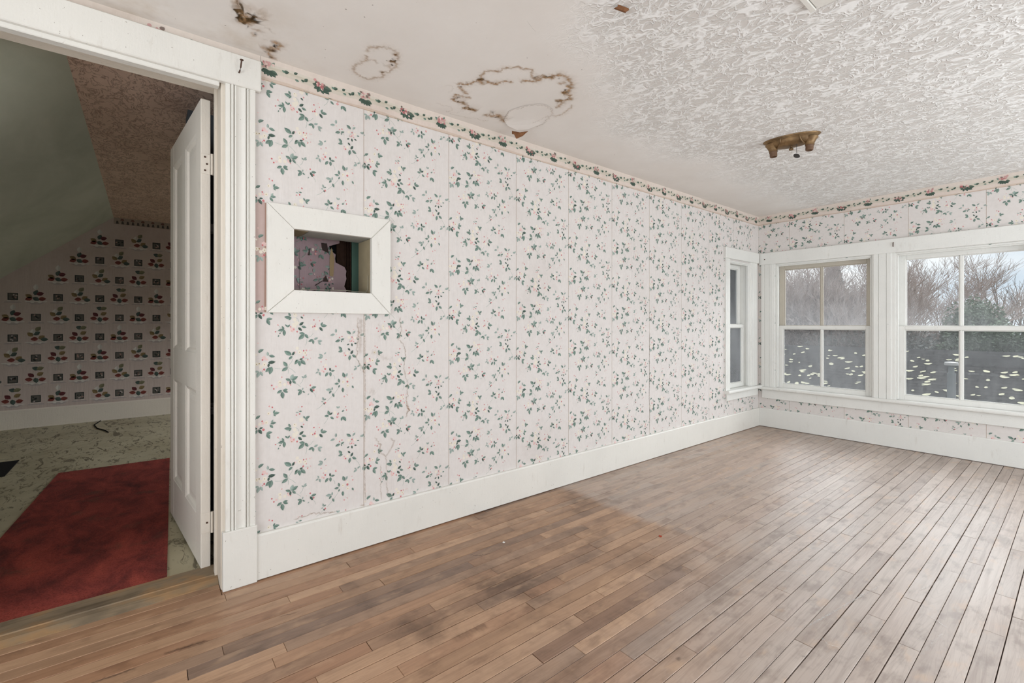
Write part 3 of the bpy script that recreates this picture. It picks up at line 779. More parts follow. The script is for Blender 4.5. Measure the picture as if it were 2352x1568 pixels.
# ------------------------------------------------------------------ stains: soft brown rims on the surface
def ribbon(mb, S2, path, width, amt, jit, seed, one_sided=True):
    rg = random.Random(seed)
    P = [Vector((path[i] / 1000, path[i + 1] / 1000)) for i in range(0, len(path), 2)]
    Q = [P[0]]
    for a, b in zip(P[:-1], P[1:]):
        n = max(1, int((b - a).length / 0.007))
        for i in range(1, n + 1): Q.append(a.lerp(b, i / n))
    w = width / 1000; j = jit / 1000
    R_ = []
    for i, p in enumerate(Q):
        d = Q[min(i + 1, len(Q) - 1)] - Q[max(i - 1, 0)]
        d = d.normalized() if d.length > 0 else Vector((1, 0))
        n = Vector((-d.y, d.x))
        o = rg.gauss(0, j * 0.7)
        R_.append((p + n * o, n, w * rg.uniform(0.45, 1.25), amt * rg.uniform(0.55, 1.05)))
    N = len(R_)
    prof = [(-1.0, 0), (-0.35, 0.8), (0.0, 1.0), (0.25, 0.35), (0.7, 0.0)]
    rows = []
    for i, (p, n, ww, a) in enumerate(R_):
        e_ = min(1.0, i / 2.0, (N - 1 - i) / 2.0)
        rows.append([(p + n * (ww * q), a * v * e_) for q, v in prof])
    base = len(mb.v); ek = [0.0]
    for r in rows:
        for q, v in r:
            mb.v.append(S2(q.x, q.y, ek[0])); mb.al.append(v)
        ek[0] += 0.000004
    m = len(prof)
    for i in range(N - 1):
        for k in range(m - 1):
            mb.f.append((base + i * m + k, base + i * m + k + 1, base + (i + 1) * m + k + 1, base + (i + 1) * m + k)); mb.c.append(None); mb.m.append(0)
class SB(MB):
    def __init__(s):
        super().__init__(); s.al = []
    def mesh(s, name, mats):
        me = bpy.data.meshes.new(name); me.from_pydata(s.v, [], s.f)
        ca = me.color_attributes.new('Col', 'FLOAT_COLOR', 'POINT')
        buf = []
        for a in s.al: buf += [a, a, a, 1.0]
        ca.data.foreach_set('color', buf)
        me.materials.append(mats); me.update()
        return me
for grp in (range(0, 15), range(15, 18), range(18, 31)):
    sb = SB()
    for i in grp:
        pth, w, a, j = CSTAINS[i]
        zz = H - 0.0008 - 0.00015 * (i % 15)
        ribbon(sb, lambda x, y, e, zz=zz: (x, y, zz - e), pth, w * (2.0 if i < 18 else 2.4), a * 0.85, j, i)
        if a > 0.45: ribbon(sb, lambda x, y, e, zz=zz: (x, y, zz - 0.003 - e), pth, w * 5, a * 0.22, j, i + 500)
    tag(sb.build('water_stain', M['stain'], ceiling), label='brown rimmed water stain on the ceiling')
sb = SB()
pe = [-2270, 1774, -2237, 1721, -2117, 1671, -2025, 1699, -1951, 1750, -1932, 1791, -1949, 1856, -2009, 1898, -2129, 1941, -2225, 1900]
ribbon(sb, lambda x, y, e: (x, y, H - 0.0075 - e), pe, 8, 0.4, 8, 801)
ribbon(sb, lambda x, y, e: (x, y, H - 0.0068 - e), [-2010, 1880, -2080, 1890, -2150, 1880, -2200, 1880, -2240, 1840], 6, 0.35, 5, 802)
sb.build('torn_edge_line', M['wallstain'], ceiling)
sb = SB()
for i, pth in enumerate(([-1016, 2680, -1008, 2692], [-1036, 2694, -1028, 2704], [-1045, 2720, -1040, 2724], [-1474, 1310, -1468, 1320], [-1440, 1225, -1475, 1310], [-1230, 2900, -1224, 2906])):
    ribbon(sb, lambda x, y, e: (x, y, H - 0.0072 - e), pth, 6 if i != 4 else 2, 1.0 if i != 4 else 0.3, 1, 810 + i)
sb.build('ceiling_specks', M['ink'], ceiling)
sb = SB()
for i, (pth, w, a, j) in enumerate(WSTAINS):
    xx = WX + 0.0030 + 0.0001 * i
    ribbon(sb, lambda y, z, e, xx=xx: (xx + e, y, z), pth, w, a, j, 70 + i)
tag(sb.build('water_stain', M['wallstain'], wall_left), label='tan runs of water down the floral paper')
sb = SB(); ribbon(sb, lambda y, z, e: (WX + 0.0045 + e, y, z), [3478, 1110, 3472, 900, 3476, 700, 3466, 560, 3480, 420, 3476, 250], 4, 1.0, 2, 91)
sb.build('paper_tear', M['ink'], wall_left)
# floor marks: white scratches and dark spots
sb = SB()
for i, (pth, w, a) in enumerate([([-690, 2030, -640, 2330, -615, 2480], 9, 0.7), ([-615, 2480, -590, 2620], 7, 0.5), ([-1000, 2330, -900, 2420, -830, 2430, -800, 2560], 7, 0.5), ([-1010, 2560, -900, 2780, -760, 2830], 6, 0.45), ([-960, 2500, -860, 2640], 5, 0.4), ([-380, 2160, -350, 2400], 10, 0.3), ([-470, 2700, -440, 2830], 5, 0.6), ([-420, 2500, -340, 2450], 5, 0.6), ([-250, 2000, -200, 2200], 16, 0.35), ([-330, 1960, -300, 2010], 34, 0.5), ([-640, 2010, -600, 1980, -560, 2000], 6, 0.4)]):
    ribbon(sb, lambda x, y, e, i=i: (x, y, 0.0012 + 0.0001 * i + e), pth, w, a, 2.0, 200 + i)
sb.build('pale_scratches', M['scratch'], floor)
sb = SB()
for i, (pth, w, a) in enumerate([([-918, 1470, -906, 1494], 16, 1.0), ([-1990, 1300, -1950, 1340, -1930, 1400], 5, 0.7), ([-2050, 420, -2035, 500], 5, 0.6), ([-2080, 50, -2060, 200], 16, 0.55), ([-2060, -150, -2050, -20], 14, 0.5), ([-640, 1830, -630, 1850], 8, 0.8), ([-1500, 900, -1490, 1060], 40, 0.35), ([-2120, 1010, -2095, 1060], 5, 0.6)]):
    ribbon(sb, lambda x, y, e, i=i: (x, y, 0.0012 + 0.0001 * i + e), pth, w, a, 3.0, 300 + i)
sb.build('dark_floor_marks', M['ink'], floor)

# ------------------------------------------------------------------ trim of the door opening
def trim(n, mb, mat, label=None, smooth=False):
    return struct(mb.build('trim_%d' % n, mat, smooth=smooth), label)
# moulded side casing: plinth block, fluted board
prof = [(0.281, 0.0), (0.281, 0.016), (0.297, 0.018), (0.299, 0.012), (0.302, 0.012), (0.304, 0.022), (0.308, 0.024), (0.311, 0.022), (0.313, 0.013), (0.315, 0.013), (0.317, 0.020), (0.321, 0.022),
        (0.325, 0.017), (0.332, 0.013), (0.342, 0.012), (0.352, 0.015), (0.357, 0.020), (0.359, 0.020), (0.360, 0.010), (0.364, 0.010), (0.366, 0.018), (0.370, 0.020), (0.373, 0.014), (0.376, 0.014), (0.378, 0.020), (0.397, 0.020), (0.399, 0.018), (0.399, 0.0)]
mb = MB()
mb.sweep(prof, lambda p, t: (WX + p[1], p[0], t), 0.255, 2.262, caps=True)
trim(1, mb, M['white'], 'fluted white casing on the right side of the doorway')
mb = MB(); mb.box(WX, WX + 0.030, 0.269, 0.405, 0.0, 0.262, 0.003)
trim(2, mb, M['white'], 'plain plinth block at the foot of the doorway casing')
mb = MB(); mb.box(WX - 0.001, WX + 0.030, -0.85, 0.422, 2.262, 2.402, 0.004); mb.box(WX - 0.03, WX + 0.012, -0.70, 0.259, 2.243, 2.264, 0.003)
trim(3, mb, M['white'], 'wide flat head board above the doorway')
mb = MB()
mb.box(WX - 0.205, WX, 0.265, 0.287, 0.0, 2.31, 0.002)
mb.box(WX - 0.205, WX - 0.001, -0.70, 0.266, 2.290, 2.312, 0.002)
mb.box(WX - 0.205, WX, -0.722, -0.70, 0.0, 2.31, 0.002)
mb.box(WX - 0.16, WX - 0.12, 0.254, 0.266, 0.0, 2.29, 0.002)
trim(4, mb, M['cream'], 'door jamb lining')
mb = MB(); mb.sweep([(2 * -0.2185 - p[0], p[1]) for p in prof], lambda p, t: (WX + p[1], p[0], t), 0.255, 2.262)
trim(5, mb, M['white'], 'fluted white casing on the left side of the doorway')

t_ = empty('nail', (WX + 0.03, 0.335, 2.345))
tag(t_, 'bent rusty nail driven into the head board over the doorway', 'nail')
mb = MB(); mb.tube([(WX + 0.028, 0.331, 2.318), (WX + 0.045, 0.333, 2.322), (WX + 0.052, 0.335, 2.335), (WX + 0.055, 0.338, 2.366)], 0.0032, 8)
mb.build('shank', M['rust'], t_, smooth=True)
mb = MB(); mb.lathe([(0.0, 0.0), (0.0075, 0.0), (0.0075, 0.003), (0.0, 0.003)], 12, tf=Matrix.Translation((WX + 0.0553, 0.3384, 2.366)))
mb.build('nail_head', M['rust'], t_)

# threshold
t_ = empty('threshold', (WX - 0.15, -0.2, 0.0))
tag(t_, 'worn two-tone wooden threshold across the open doorway', 'threshold')
mb = MB(); mb.box(-2.655, -2.540, -0.699, 0.264, -0.02, 0.022, 0.004); mb.build('rear_board', M['threshold'], t_)
mb = MB(); mb.sweep([(-2.540, -0.02), (-2.540, 0.018), (-2.512, 0.016), (-2.478, 0.003), (-2.478, -0.02)], lambda p, t: (p[0], t, p[1]), -0.699, 0.264, closed=True)
mb.build('front_strip', M['threshold'], t_)

# baseboards
mb = MB()
mb.sweep([(0, 0.005), (0.022, 0.005), (0.022, 0.205), (0.017, 0.214), (0, 0.214)], lambda p, t: (WX + p[0], t, p[1]), 0.405, 4.598, closed=True)
mb.sweep([(0, 0.005), (0.021, 0.005), (0.021, 0.200), (0.016, 0.208), (0, 0.208)], lambda p, t: (WX + p[0], t, p[1]), 4.600, WY, closed=True)
o = mb.build('baseboard_left', M['white']); struct(o)
mb = MB(); mb.sweep([(0, 0.006), (0.022, 0.006), (0.022, 0.204), (0.017, 0.212), (0, 0.212)], lambda p, t: (t, WY - p[0], p[1]), WX + 0.022, 1.9, closed=True)
o = mb.build('baseboard_right', M['white_cool']); struct(o)
mb = MB(); mb.box(WX, WX + 0.03, -1.7, -0.84, 0.005, 0.214); o = mb.build('baseboard_rear', M['white']); struct(o)

# ------------------------------------------------------------------ the open panelled door
door = empty('door_1', (-2.640, 0.2085, 0.0), math.radians(185.3))
struct(door, 'white four-panel door standing open into the dark room')
DW, DT, Z0, Z1 = 0.915, 0.040, 0.020, 2.265
def dbox(name, x0, x1, z0, z1, y0=-DT, y1=0.0, b=0.0025, par=door, mat=None):
    mb = MB(); mb.box(x0, x1, y0, y1, z0, z1, b)
    return mb.build(name, mat or M['door'], par, local=True)
dbox('stile', 0.0, 0.118, Z0, Z1); dbox('stile', DW - 0.118, DW, Z0, Z1); dbox('mullion_stile', DW / 2 - 0.055, DW / 2 + 0.055, Z0, Z1, y0=-DT + 0.0005, y1=-0.0005)
dbox('rail', 0.117, DW - 0.117, Z0, Z0 + 0.235, y0=-DT + 0.0003, y1=-0.0003); dbox('rail', 0.117, DW - 0.117, 0.855, 1.045, y0=-DT + 0.0003, y1=-0.0003); dbox('rail', 0.117, DW - 0.117, Z1 - 0.135, Z1, y0=-DT + 0.0003, y1=-0.0003)
def dpanel(x0, x1, z0, z1):
    mb = MB()
    for s_ in (0, 1):
        yy = lambda d: (0.0 - d) if s_ == 0 else (-DT + d)
        L = [(0.0, 0.002), (0.012, 0.006), (0.020, 0.015), (0.034, 0.015), (0.060, 0.010)]
        rings = []
        for i_, d in L:
            rings.append([(x0 + i_, yy(d), z0 + i_), (x1 - i_, yy(d), z0 + i_), (x1 - i_, yy(d), z1 - i_), (x0 + i_, yy(d), z1 - i_)])
        for a, b in zip(rings[:-1], rings[1:]):
            for k in range(4):
                q = [a[k], a[(k + 1) % 4], b[(k + 1) % 4], b[k]]
                mb.poly(q if s_ else q[::-1])
        mb.poly(rings[-1] if s_ else rings[-1][::-1])
    return mb.build('panel', M['door'], door, local=True)
for x0, x1 in ((0.118, DW / 2 - 0.055), (DW / 2 + 0.055, DW - 0.118)):
    dpanel(x0, x1, Z0 + 0.235, 0.855); dpanel(x0, x1, 1.045, Z1 - 0.135)
for z in (1.955, 0.235):
    mb = MB(); mb.box(-0.0035, 0.0, -DT + 0.002, 0.001, z - 0.048, z + 0.048, 0.001)
    h = mb.build('hinge', M['door'], door, local=True)
    mb = MB(); mb.tube([(-0.010, -DT - 0.004, z - 0.05), (-0.010, -DT - 0.004, z + 0.05)], 0.006, 10); mb.build('hinge_pin', M['cream'], h, local=True)
    for dz in ((-0.032, 0.0, 0.032) if z > 1 else (0.0,)):
        mb = MB(); mb.lathe([(0.0045, 0.0), (0.0045, 0.002), (0.0, 0.002)], 8, tf=Matrix.Translation((-0.0035, -DT * 0.5 + 0.004 * (1 if dz else -1), z + dz)) @ Matrix.Rotation(-math.pi / 2, 4, 'Y'))
        mb.build('screw', M['rust'], h, local=True)
mb = MB(); mb.box(DW - 0.001, DW + 0.004, -DT + 0.008, -0.008, 0.86, 1.02, 0.002); mb.build('lock_plate', M['door'], door, local=True)
mb = MB(); mb.lathe([(0.012, 0.0), (0.012, 0.02), (0.024, 0.032), (0.028, 0.045), (0.022, 0.058), (0.0, 0.062)], 16, tf=Matrix.Translation((DW - 0.065, -DT, 0.95)) @ Matrix.Rotation(math.pi / 2, 4, 'X'))
mb.build('knob', M['porcelain'], door, smooth=True, local=True)

# ------------------------------------------------------------------ the framed hole in the wall
fr = empty('wall_recess', (WX - 0.05, 0.75, 1.24))
tag(fr, 'square hole in the floral wall with white mitred frame and torn paper inside', 'wall recess')
OY0, OY1, OZ0, OZ1 = 0.446, 1.056, 1.241, 1.759
IY0, IY1, IZ0, IZ1 = 0.564, 0.949, 1.352, 1.647
def mitre(a, b, c, d):
    mb = MB(); T_ = 0.024; g = 0.0008
    ctr = ((a[0] + b[0] + c[0] + d[0]) / 4, (a[1] + b[1] + c[1] + d[1]) / 4)
    P = [(p[0] + (ctr[0] - p[0]) * g * 4, p[1] + (ctr[1] - p[1]) * g * 4) for p in (a, b, c, d)]
    lo = [(WX, *p) for p in P]
    mid = [(WX + T_ - 0.003, *p) for p in P]
    top = [(WX + T_, p[0] + (ctr[0] - p[0]) * 0.02, p[1] + (ctr[1] - p[1]) * 0.02) for p in P]
    for A, B in ((lo, mid), (mid, top)):
        for i in range(4):
            j = (i + 1) % 4; mb.poly([A[i], A[j], B[j], B[i]])
    mb.poly(top)
    return mb.build('frame_board', M['white'], fr)
mitre((OY0, OZ1), (OY1, OZ1), (IY1, IZ1), (IY0, IZ1)); mitre((OY0, OZ0), (IY0, IZ0), (IY1, IZ0), (OY1, OZ0))
mitre((OY0, OZ0), (OY0, OZ1), (IY0, IZ1), (IY0, IZ0)); mitre((OY1, OZ0), (IY1, IZ0), (IY1, IZ1), (OY1, OZ1))
rc = fr
def rbox(n_, m_, *a):
    mb = MB(); mb.box(*a, 0.002); return mb.build(n_, M[m_], rc)
rbox('top_board', 'greywhite', WX - 0.174, WX - 0.002, 0.640, 0.957, 1.648, 1.656)
rbox('top_board', 'tanboard', WX - 0.174, WX - 0.002, 0.553, 0.636, 1.646, 1.654)
rbox('side_board', 'tanboard', WX - 0.174, WX - 0.002, 0.949, 0.959, 1.342, 1.647)
rbox('side_board', 'tanboard', WX - 0.174, WX - 0.002, 0.554, 0.562, 1.342, 1.646)
rbox('bottom_board', 'lath', WX - 0.20, WX - 0.002, 0.562, 0.949, 1.341, 1.350)
rbox('green_board', 'green_paint', WX - 0.275, WX - 0.262, 0.944, 1.10, 1.28, 1.74)
rbox('lath_strip', 'lath', WX - 0.288, WX - 0.276, 0.86, 1.10, 1.28, 1.74)
for i in range(4):
    rbox('lath_edge', 'lath', WX - 0.276, WX - 0.266 + 0.003 * (i % 2), 0.905 + 0.0095 * i, 0.911 + 0.0095 * i, 1.28, 1.74)
# torn sheet of old flowered paper on the far side, ragged right edge
mb = MB(); rg = random.Random(5)
xb = WX - 0.262
SB_ = lambda u, z, h: (xb + h, u, z)
zz = [1.27 + 0.49 * i / 22 for i in range(23)]
edge = [0.905 + rg.uniform(-0.008, 0.006) - (0.055 if 1.52 < z < 1.63 else 0.0) - (0.03 if z > 1.6 else 0) for z in zz]
pk = lin((172, 148, 152))  # old pink paper, darkened to carry the shade deep in the hole
for i in range(22):
    mb.poly([SB_(0.45, zz[i], 0.0), SB_(edge[i], zz[i], 0.004), SB_(edge[i + 1], zz[i + 1], 0.004), SB_(0.45, zz[i + 1], 0.0)], pk)
print_tile(mb, lambda u, z, h: (xb + h + 0.003, u, z), 0.47, 0.838, 1.28, 1.74, 0.12, seed=9)
print_tile(mb, lambda u, z, h: (xb + h + 0.0042, u, z), 0.36, 0.838, 1.28, 1.74, 0.33, seed=10)
dk = lin((58, 42, 38))
for pts in (((0.775, 1.425), (0.808, 1.425), (0.795, 1.462)), ((0.70, 1.565), (0.708, 1.565), (0.712, 1.61)), ((0.775, 1.60), (0.81, 1.585), (0.80, 1.64), (0.77, 1.64)), ((0.60, 1.28), (0.603, 1.28), (0.603, 1.64), (0.601, 1.64)), ((0.74, 1.40), (0.775, 1.425), (0.772, 1.428), (0.735, 1.402)), ((0.655, 1.30), (0.657, 1.30), (0.657, 1.60), (0.656, 1.60)), ((0.69, 1.376), (0.71, 1.366), (0.74, 1.371), (0.738, 1.375), (0.71, 1.370))):
    mb.poly([SB_(u, z, 0.0075) for u, z in pts], dk)
tn = lin((170, 146, 110))
mb.poly([SB_(u, z, 0.0072) for u, z in ((0.815, 1.46), (0.835, 1.455), (0.842, 1.56), (0.825, 1.62), (0.815, 1.56))], tn)
mb.build('torn_paper', M['paper'], rc)
mb = MB(); mb.tube([(WX - 0.02, 0.566, 1.3685), (WX - 0.03, 0.575, 1.3605), (WX - 0.03, 0.66, 1.3610), (WX - 0.03, 0.77, 1.3630), (WX - 0.03, 0.83, 1.3640), (WX - 0.03, 0.90, 1.3595), (WX - 0.025, 0.935, 1.3585), (WX - 0.02, 0.945, 1.3765), (WX - 0.02, 0.946, 1.45)], 0.0016, 6)
tag(recenter(mb.build('wire', M['wire'], smooth=True)), 'thin grey wire lying along the bottom of the wall hole', 'wire')

# ------------------------------------------------------------------ windows
def sash(par, S, u0, u1, z0, z1, d, th, st, top, bot, muntins, mat, glass='glass', name='sash'):
    """S(u, d, z): d metres behind the wall face. returns the sash part with panes and muntins below it"""
    def bx(n_, a, b, c, e_, d0, d1, p_, m_, bev=0.003):
        mb = MB(); A = S(a, d0, c); B = S(b, d1, e_)
        mb.box(A[0], B[0], A[1], B[1], A[2], B[2], bev)
        return mb.build(n_, m_, p_)
    mb = MB()
    for (a, b, c, e_) in ((u0, u0 + st, z0, z1), (u1 - st, u1, z0, z1), (u0 + st, u1 - st, z1 - top, z1), (u0 + st, u1 - st, z0, z0 + bot)):
        A = S(a, d, c); B = S(b, d + th, e_); mb.box(A[0], B[0], A[1], B[1], A[2], B[2], 0.003)
    s_ = mb.build(name, mat, par)
    ed = [u0 + st] + list(muntins) + [u1 - st]
    for m_ in muntins: bx('muntin', m_ - 0.009, m_ + 0.009, z0 + bot, z1 - top, d + 0.004, d + th - 0.004, s_, mat)
    # glazing beads
    for i in range(len(ed) - 1):
        a = ed[i] + (0.009 if i else 0.0); b = ed[i + 1] - (0.009 if i < len(ed) - 2 else 0.0)
        bx('pane', a - 0.002, b + 0.002, z0 + bot - 0.002, z1 - top + 0.002, d + th * 0.62, d + th * 0.62 + 0.003, s_, M[glass], 0)
        mb = MB()
        for (p, q, c, e_) in ((a, a + 0.008, z0 + bot, z1 - top), (b - 0.008, b, z0 + bot, z1 - top), (a + 0.008, b - 0.008, z1 - top - 0.008, z1 - top), (a + 0.008, b - 0.008, z0 + bot, z0 + bot + 0.008)):
            A = S(p, d + th * 0.25, c); B = S(q, d + th * 0.6, e_); mb.box(A[0], B[0], A[1], B[1], A[2], B[2], 0.003)
        mb.build('glazing_bead', mat, s_)
    return s_
def jamb(par, S, h, depth, mat):
    mb = MB(); t = 0.018
    for (a, b, c, e_) in ((h[0], h[0] + t, h[2], h[3]), (h[1] - t, h[1], h[2], h[3]), (h[0] + t, h[1] - t, h[3] - t, h[3]), (h[0] + t, h[1] - t, h[2], h[2] + t * 0.6)):
        A = S(a, 0.0005, c); B = S(b, depth, e_); mb.box(A[0], B[0], A[1], B[1], A[2], B[2], 0.002)
    mb.build('jamb', mat, par)
    mb = MB()
    for (a, b, c, e_) in ((h[0] + t, h[0] + t + 0.012, h[2] + t, h[3] - t), (h[1] - t - 0.012, h[1] - t, h[2] + t, h[3] - t), (h[0] + t + 0.012, h[1] - t - 0.012, h[3] - t - 0.012, h[3] - t)):
        A = S(a, 0.004, c); B = S(b, 0.030, e_); mb.box(A[0], B[0], A[1], B[1], A[2], B[2], 0.003)
    mb.build('stop_bead', mat, par)
S_R = lambda u, d, z: (u, WY + d, z)
S_L = lambda u, d, z: (WX - d, u, z)
for n_, h, mun in ((1, WIN1, -1.775), (2, WIN2, -0.703)):
    wv = empty('window_%d' % n_, ((h[0] + h[1]) / 2, WY + 0.06, h[2]))
    struct(wv, ('two-over-two sash window nearest the corner' if n_ == 1 else 'wider sash window cut off by the right edge'))
    jamb(wv, S_R, h, 0.155, M['white_cool'])
    a, b = h[0] + 0.019, h[1] - 0.019
    sash(wv, S_R, a, b, 1.128, h[3] - 0.019, 0.074, 0.034, 0.052, 0.046, 0.036, [mun * 1.012], M['tan_paint'] if n_ == 1 else M['white_cool'], name='upper_sash')
    sash(wv, S_R, a, b, h[2] + 0.012, 1.166, 0.036, 0.034, 0.052, 0.036, 0.050, [mun * 1.005], M['white_cool'], name='lower_sash')
    mb = MB(); A = S_R(a + 0.02, 0.132, h[2] + 0.02); B = S_R(b - 0.02, 0.1335, 1.140); mb.box(A[0], B[0], A[1], B[1], A[2], B[2])
    mb.build('insect_screen', M['screen'], wv)
    mb = MB()
    for (p, q, c, e_) in ((a, a + 0.022, h[2] + 0.012, 1.15), (b - 0.022, b, h[2] + 0.012, 1.15), (a, b, 1.138, 1.152), (a, b, h[2] + 0.012, h[2] + 0.03)):
        A = S_R(p, 0.122, c); B = S_R(q, 0.136, e_); mb.box(A[0], B[0], A[1], B[1], A[2], B[2])
    mb.build('screen_frame', M['slate'], wv)
# casings, stool, apron of the double window
mb = MB(); mb.box(-2.397, 0.0, WY - 0.030, WY, 1.868, 2.003, 0.004); trim(6, mb, M['white_cool'], 'long flat head board over the double window')
casp = [(0.0, 0.0), (0.0, 0.018), (0.030, 0.018), (0.034, 0.013), (0.038, 0.018), (0.082, 0.018), (0.086, 0.013), (0.090, 0.018), (0.126, 0.018), (0.128, 0.010), (0.140, 0.010), (0.144, 0.0)]
mb = MB(); mb.sweep(casp, lambda p, t: (-2.377 + p[0], WY - p[1], t), 0.462, 1.868); trim(7, mb, M['white_cool'])
mulp = [(0, 0), (0.0, 0.010), (0.012, 0.010), (0.014, 0.019), (0.048, 0.019), (0.052, 0.012), (0.056, 0.019), (0.108, 0.019), (0.112, 0.012), (0.116, 0.019), (0.148, 0.019), (0.150, 0.009), (0.176, 0.009), (0.178, 0.0)]
mb = MB(); mb.sweep(mulp, lambda p, t: (-1.335 + p[0], WY - p[1], t), 0.462, 1.868); trim(8, mb, M['white_cool'], 'moulded post board between the two windows')
mb = MB(); mb.sweep(casp, lambda p, t: (-0.024 - p[0], WY - p[1], t), 0.462, 1.868); trim(9, mb, M['white_cool'])
stp = [(0.0, 0.430), (0.048, 0.430), (0.055, 0.436), (0.057, 0.446), (0.055, 0.457), (0.048, 0.463), (0.0, 0.463), (-0.034, 0.463), (-0.034, 0.430)]
mb = MB(); mb.sweep(stp, lambda p, t: (t, WY - p[0], p[1]), -2.395, 0.02, closed=True); trim(10, mb, M['white_cool'], 'rounded sill board along the double window')
mb = MB(); mb.box(-2.370, -0.01, WY - 0.020, WY, 0.330, 0.431, 0.003); trim(11, mb, M['white_cool'])
# the narrow window in the left wall
wv = empty('window_3', (WX - 0.06, 5.15, NWIN[2])); struct(wv, 'narrow sash window in the left wall by the corner')
jamb(wv, S_L, NWIN, 0.19, M['white_cool'])
a, b = NWIN[0] + 0.019, NWIN[1] - 0.019
sash(wv, S_L, a, b, 1.142, NWIN[3] - 0.019, 0.100, 0.034, 0.046, 0.046, 0.036, [], M['white_cool'], name='upper_sash')
sash(wv, S_L, a, b, NWIN[2] + 0.012, 1.182, 0.056, 0.034, 0.040, 0.036, 0.050, [], M['white_cool'], name='lower_sash')
mb = MB(); mb.box(WX - 0.245, WX - 0.19, 5.388, 5.43, 0.44, 1.90); mb.box(WX - 0.245, WX - 0.19, 4.88, 4.93, 0.44, 1.90); mb.box(WX - 0.245, WX - 0.19, 4.93, 5.388, 1.84, 1.90); mb.build('outer_stop', M['slate_out'], wv)
mb = MB(); mb.box(WX, WX + 0.030, 4.798, 5.575, 1.886, 2.004, 0.004); trim(12, mb, M['white_cool'])
mb = MB(); mb.sweep(casp, lambda p, t: (WX + p[1], 5.545 - p[0], t), 0.478, 1.886); trim(13, mb, M['white_cool'])
mb = MB(); mb.sweep([(p[0] * 0.72, p[1]) for p in casp], lambda p, t: (WX + p[1], 4.816 + p[0], t), 0.478, 1.886); trim(14, mb, M['white_cool'])
mb = MB(); mb.sweep([(p[0], p[1] + 0.014) for p in stp], lambda p, t: (WX + p[0], t, p[1]), 4.806, 5.615, closed=True); trim(15, mb, M['white_cool'])
mb = MB(); mb.box(WX, WX + 0.020, 4.836, 5.566, 0.366, 0.446, 0.003); trim(16, mb, M['white_cool'])
# old nails left in the window head board
for i, (x, z, lab) in enumerate(((-2.335, 1.928, 'rusty nail head at the left end of the window head board'), (-1.165, 1.945, 'rusty hook screwed into the head board above the post'))):
    mb = MB()
    if i == 0: mb.lathe([(0.007, 0.0), (0.006, 0.004), (0.0, 0.005)], 10, tf=Matrix.Translation((x, WY - 0.030, z)) @ Matrix.Rotation(math.pi / 2, 4, 'X'))
    else: mb.tube([(x, WY - 0.029, z + 0.02), (x, WY - 0.040, z + 0.016), (x, WY - 0.044, z - 0.01), (x, WY - 0.040, z - 0.022)], 0.004, 8)
    tag(recenter(mb.build('nail' if i == 0 else 'hook', M['rust'], smooth=True)), lab, 'nail' if i == 0 else 'hook')

# ------------------------------------------------------------------ ceiling things
lx = Vector((-1.411, 3.364)); rx = Vector((-1.092, 3.449)); ctr = (lx + rx) / 2
lamp = empty('ceiling_light', (ctr.x, ctr.y, H), math.atan2(rx.y - lx.y, rx.x - lx.x))
tag(lamp, 'brass two-socket ceiling light without bulbs, pull disc hanging', 'ceiling light')
mb = MB()
mb.lathe([(1.0, 0.0), (1.0, -0.004), (0.96, -0.010), (0.90, -0.016), (0.84, -0.026), (0.80, -0.036), (0.72, -0.046), (0.55, -0.054), (0.30, -0.058), (0.0, -0.060)], 40, 0.168, 0.082)
mb.build('pan', M['brass'], lamp, smooth=True, local=True)
mb = MB()
for s_ in (-1, 1):
    mb.tube([(s_ * 0.055 + s_ * 0.028 * (1 - math.cos(t)), -0.079 * math.cos(t * 0.9) * 0.98, -0.016 - 0.043 * math.sin(t)) for t in [i * 0.16 for i in range(10)]], 0.004, 6)
mb.tube([(x, -0.0805 * math.sqrt(max(0, 1 - (x / 0.166) ** 2)), -0.0145) for x in [-0.15 + 0.03 * i for i in range(11)]], 0.003, 6)
mb.build('moulded_rib', M['brass'], lamp, smooth=True, local=True)
for s_ in (-1, 1):
    tf = Matrix.Translation((s_ * 0.110, -0.006, -0.004)) @ Matrix.Rotation(s_ * 0.07, 4, 'Y')
    mb = MB(); mb.lathe([(0.046, -0.020), (0.040, -0.030), (0.030, -0.048), (0.0265, -0.060), (0.0265, -0.070)], 20, tf=tf)
    c_ = mb.build('socket_cup', M['brass'], lamp, smooth=True, local=True)
    mb = MB(); mb.lathe([(0.0235, -0.064), (0.0245, -0.076), (0.0228, -0.081), (0.0238, -0.088), (0.0222, -0.103), (0.0195, -0.105), (0.017, -0.088), (0.0165, -0.066), (0.0, -0.066)], 20, tf=tf)
    mb.build('socket', M['socket'], c_, smooth=True, local=True)
mb = MB(); mb.lathe([(0.008, -0.054), (0.006, -0.064), (0.014, -0.074), (0.013, -0.081), (0.0, -0.085)], 14); mb.build('finial', M['brass'], lamp, smooth=True, local=True)
mb = MB(); mb.tube([(0.034, -0.030, -0.050), (0.034, -0.032, -0.118)], 0.0014, 6); mb.build('pull_chain', M['dark_metal'], lamp, local=True)
mb = MB(); mb.lathe([(0.0, -0.0035), (0.0185, -0.0025), (0.0205, 0.0), (0.0185, 0.0025), (0.0, 0.0035)], 20, tf=Matrix.Translation((0.034, -0.032, -0.137)) @ Matrix.Rotation(0.55, 4, 'Z') @ Matrix.Rotation(math.pi / 2 - 0.5, 4, 'X')); mb.build('pull_disc', M['dark_metal'], lamp, smooth=True, local=True)

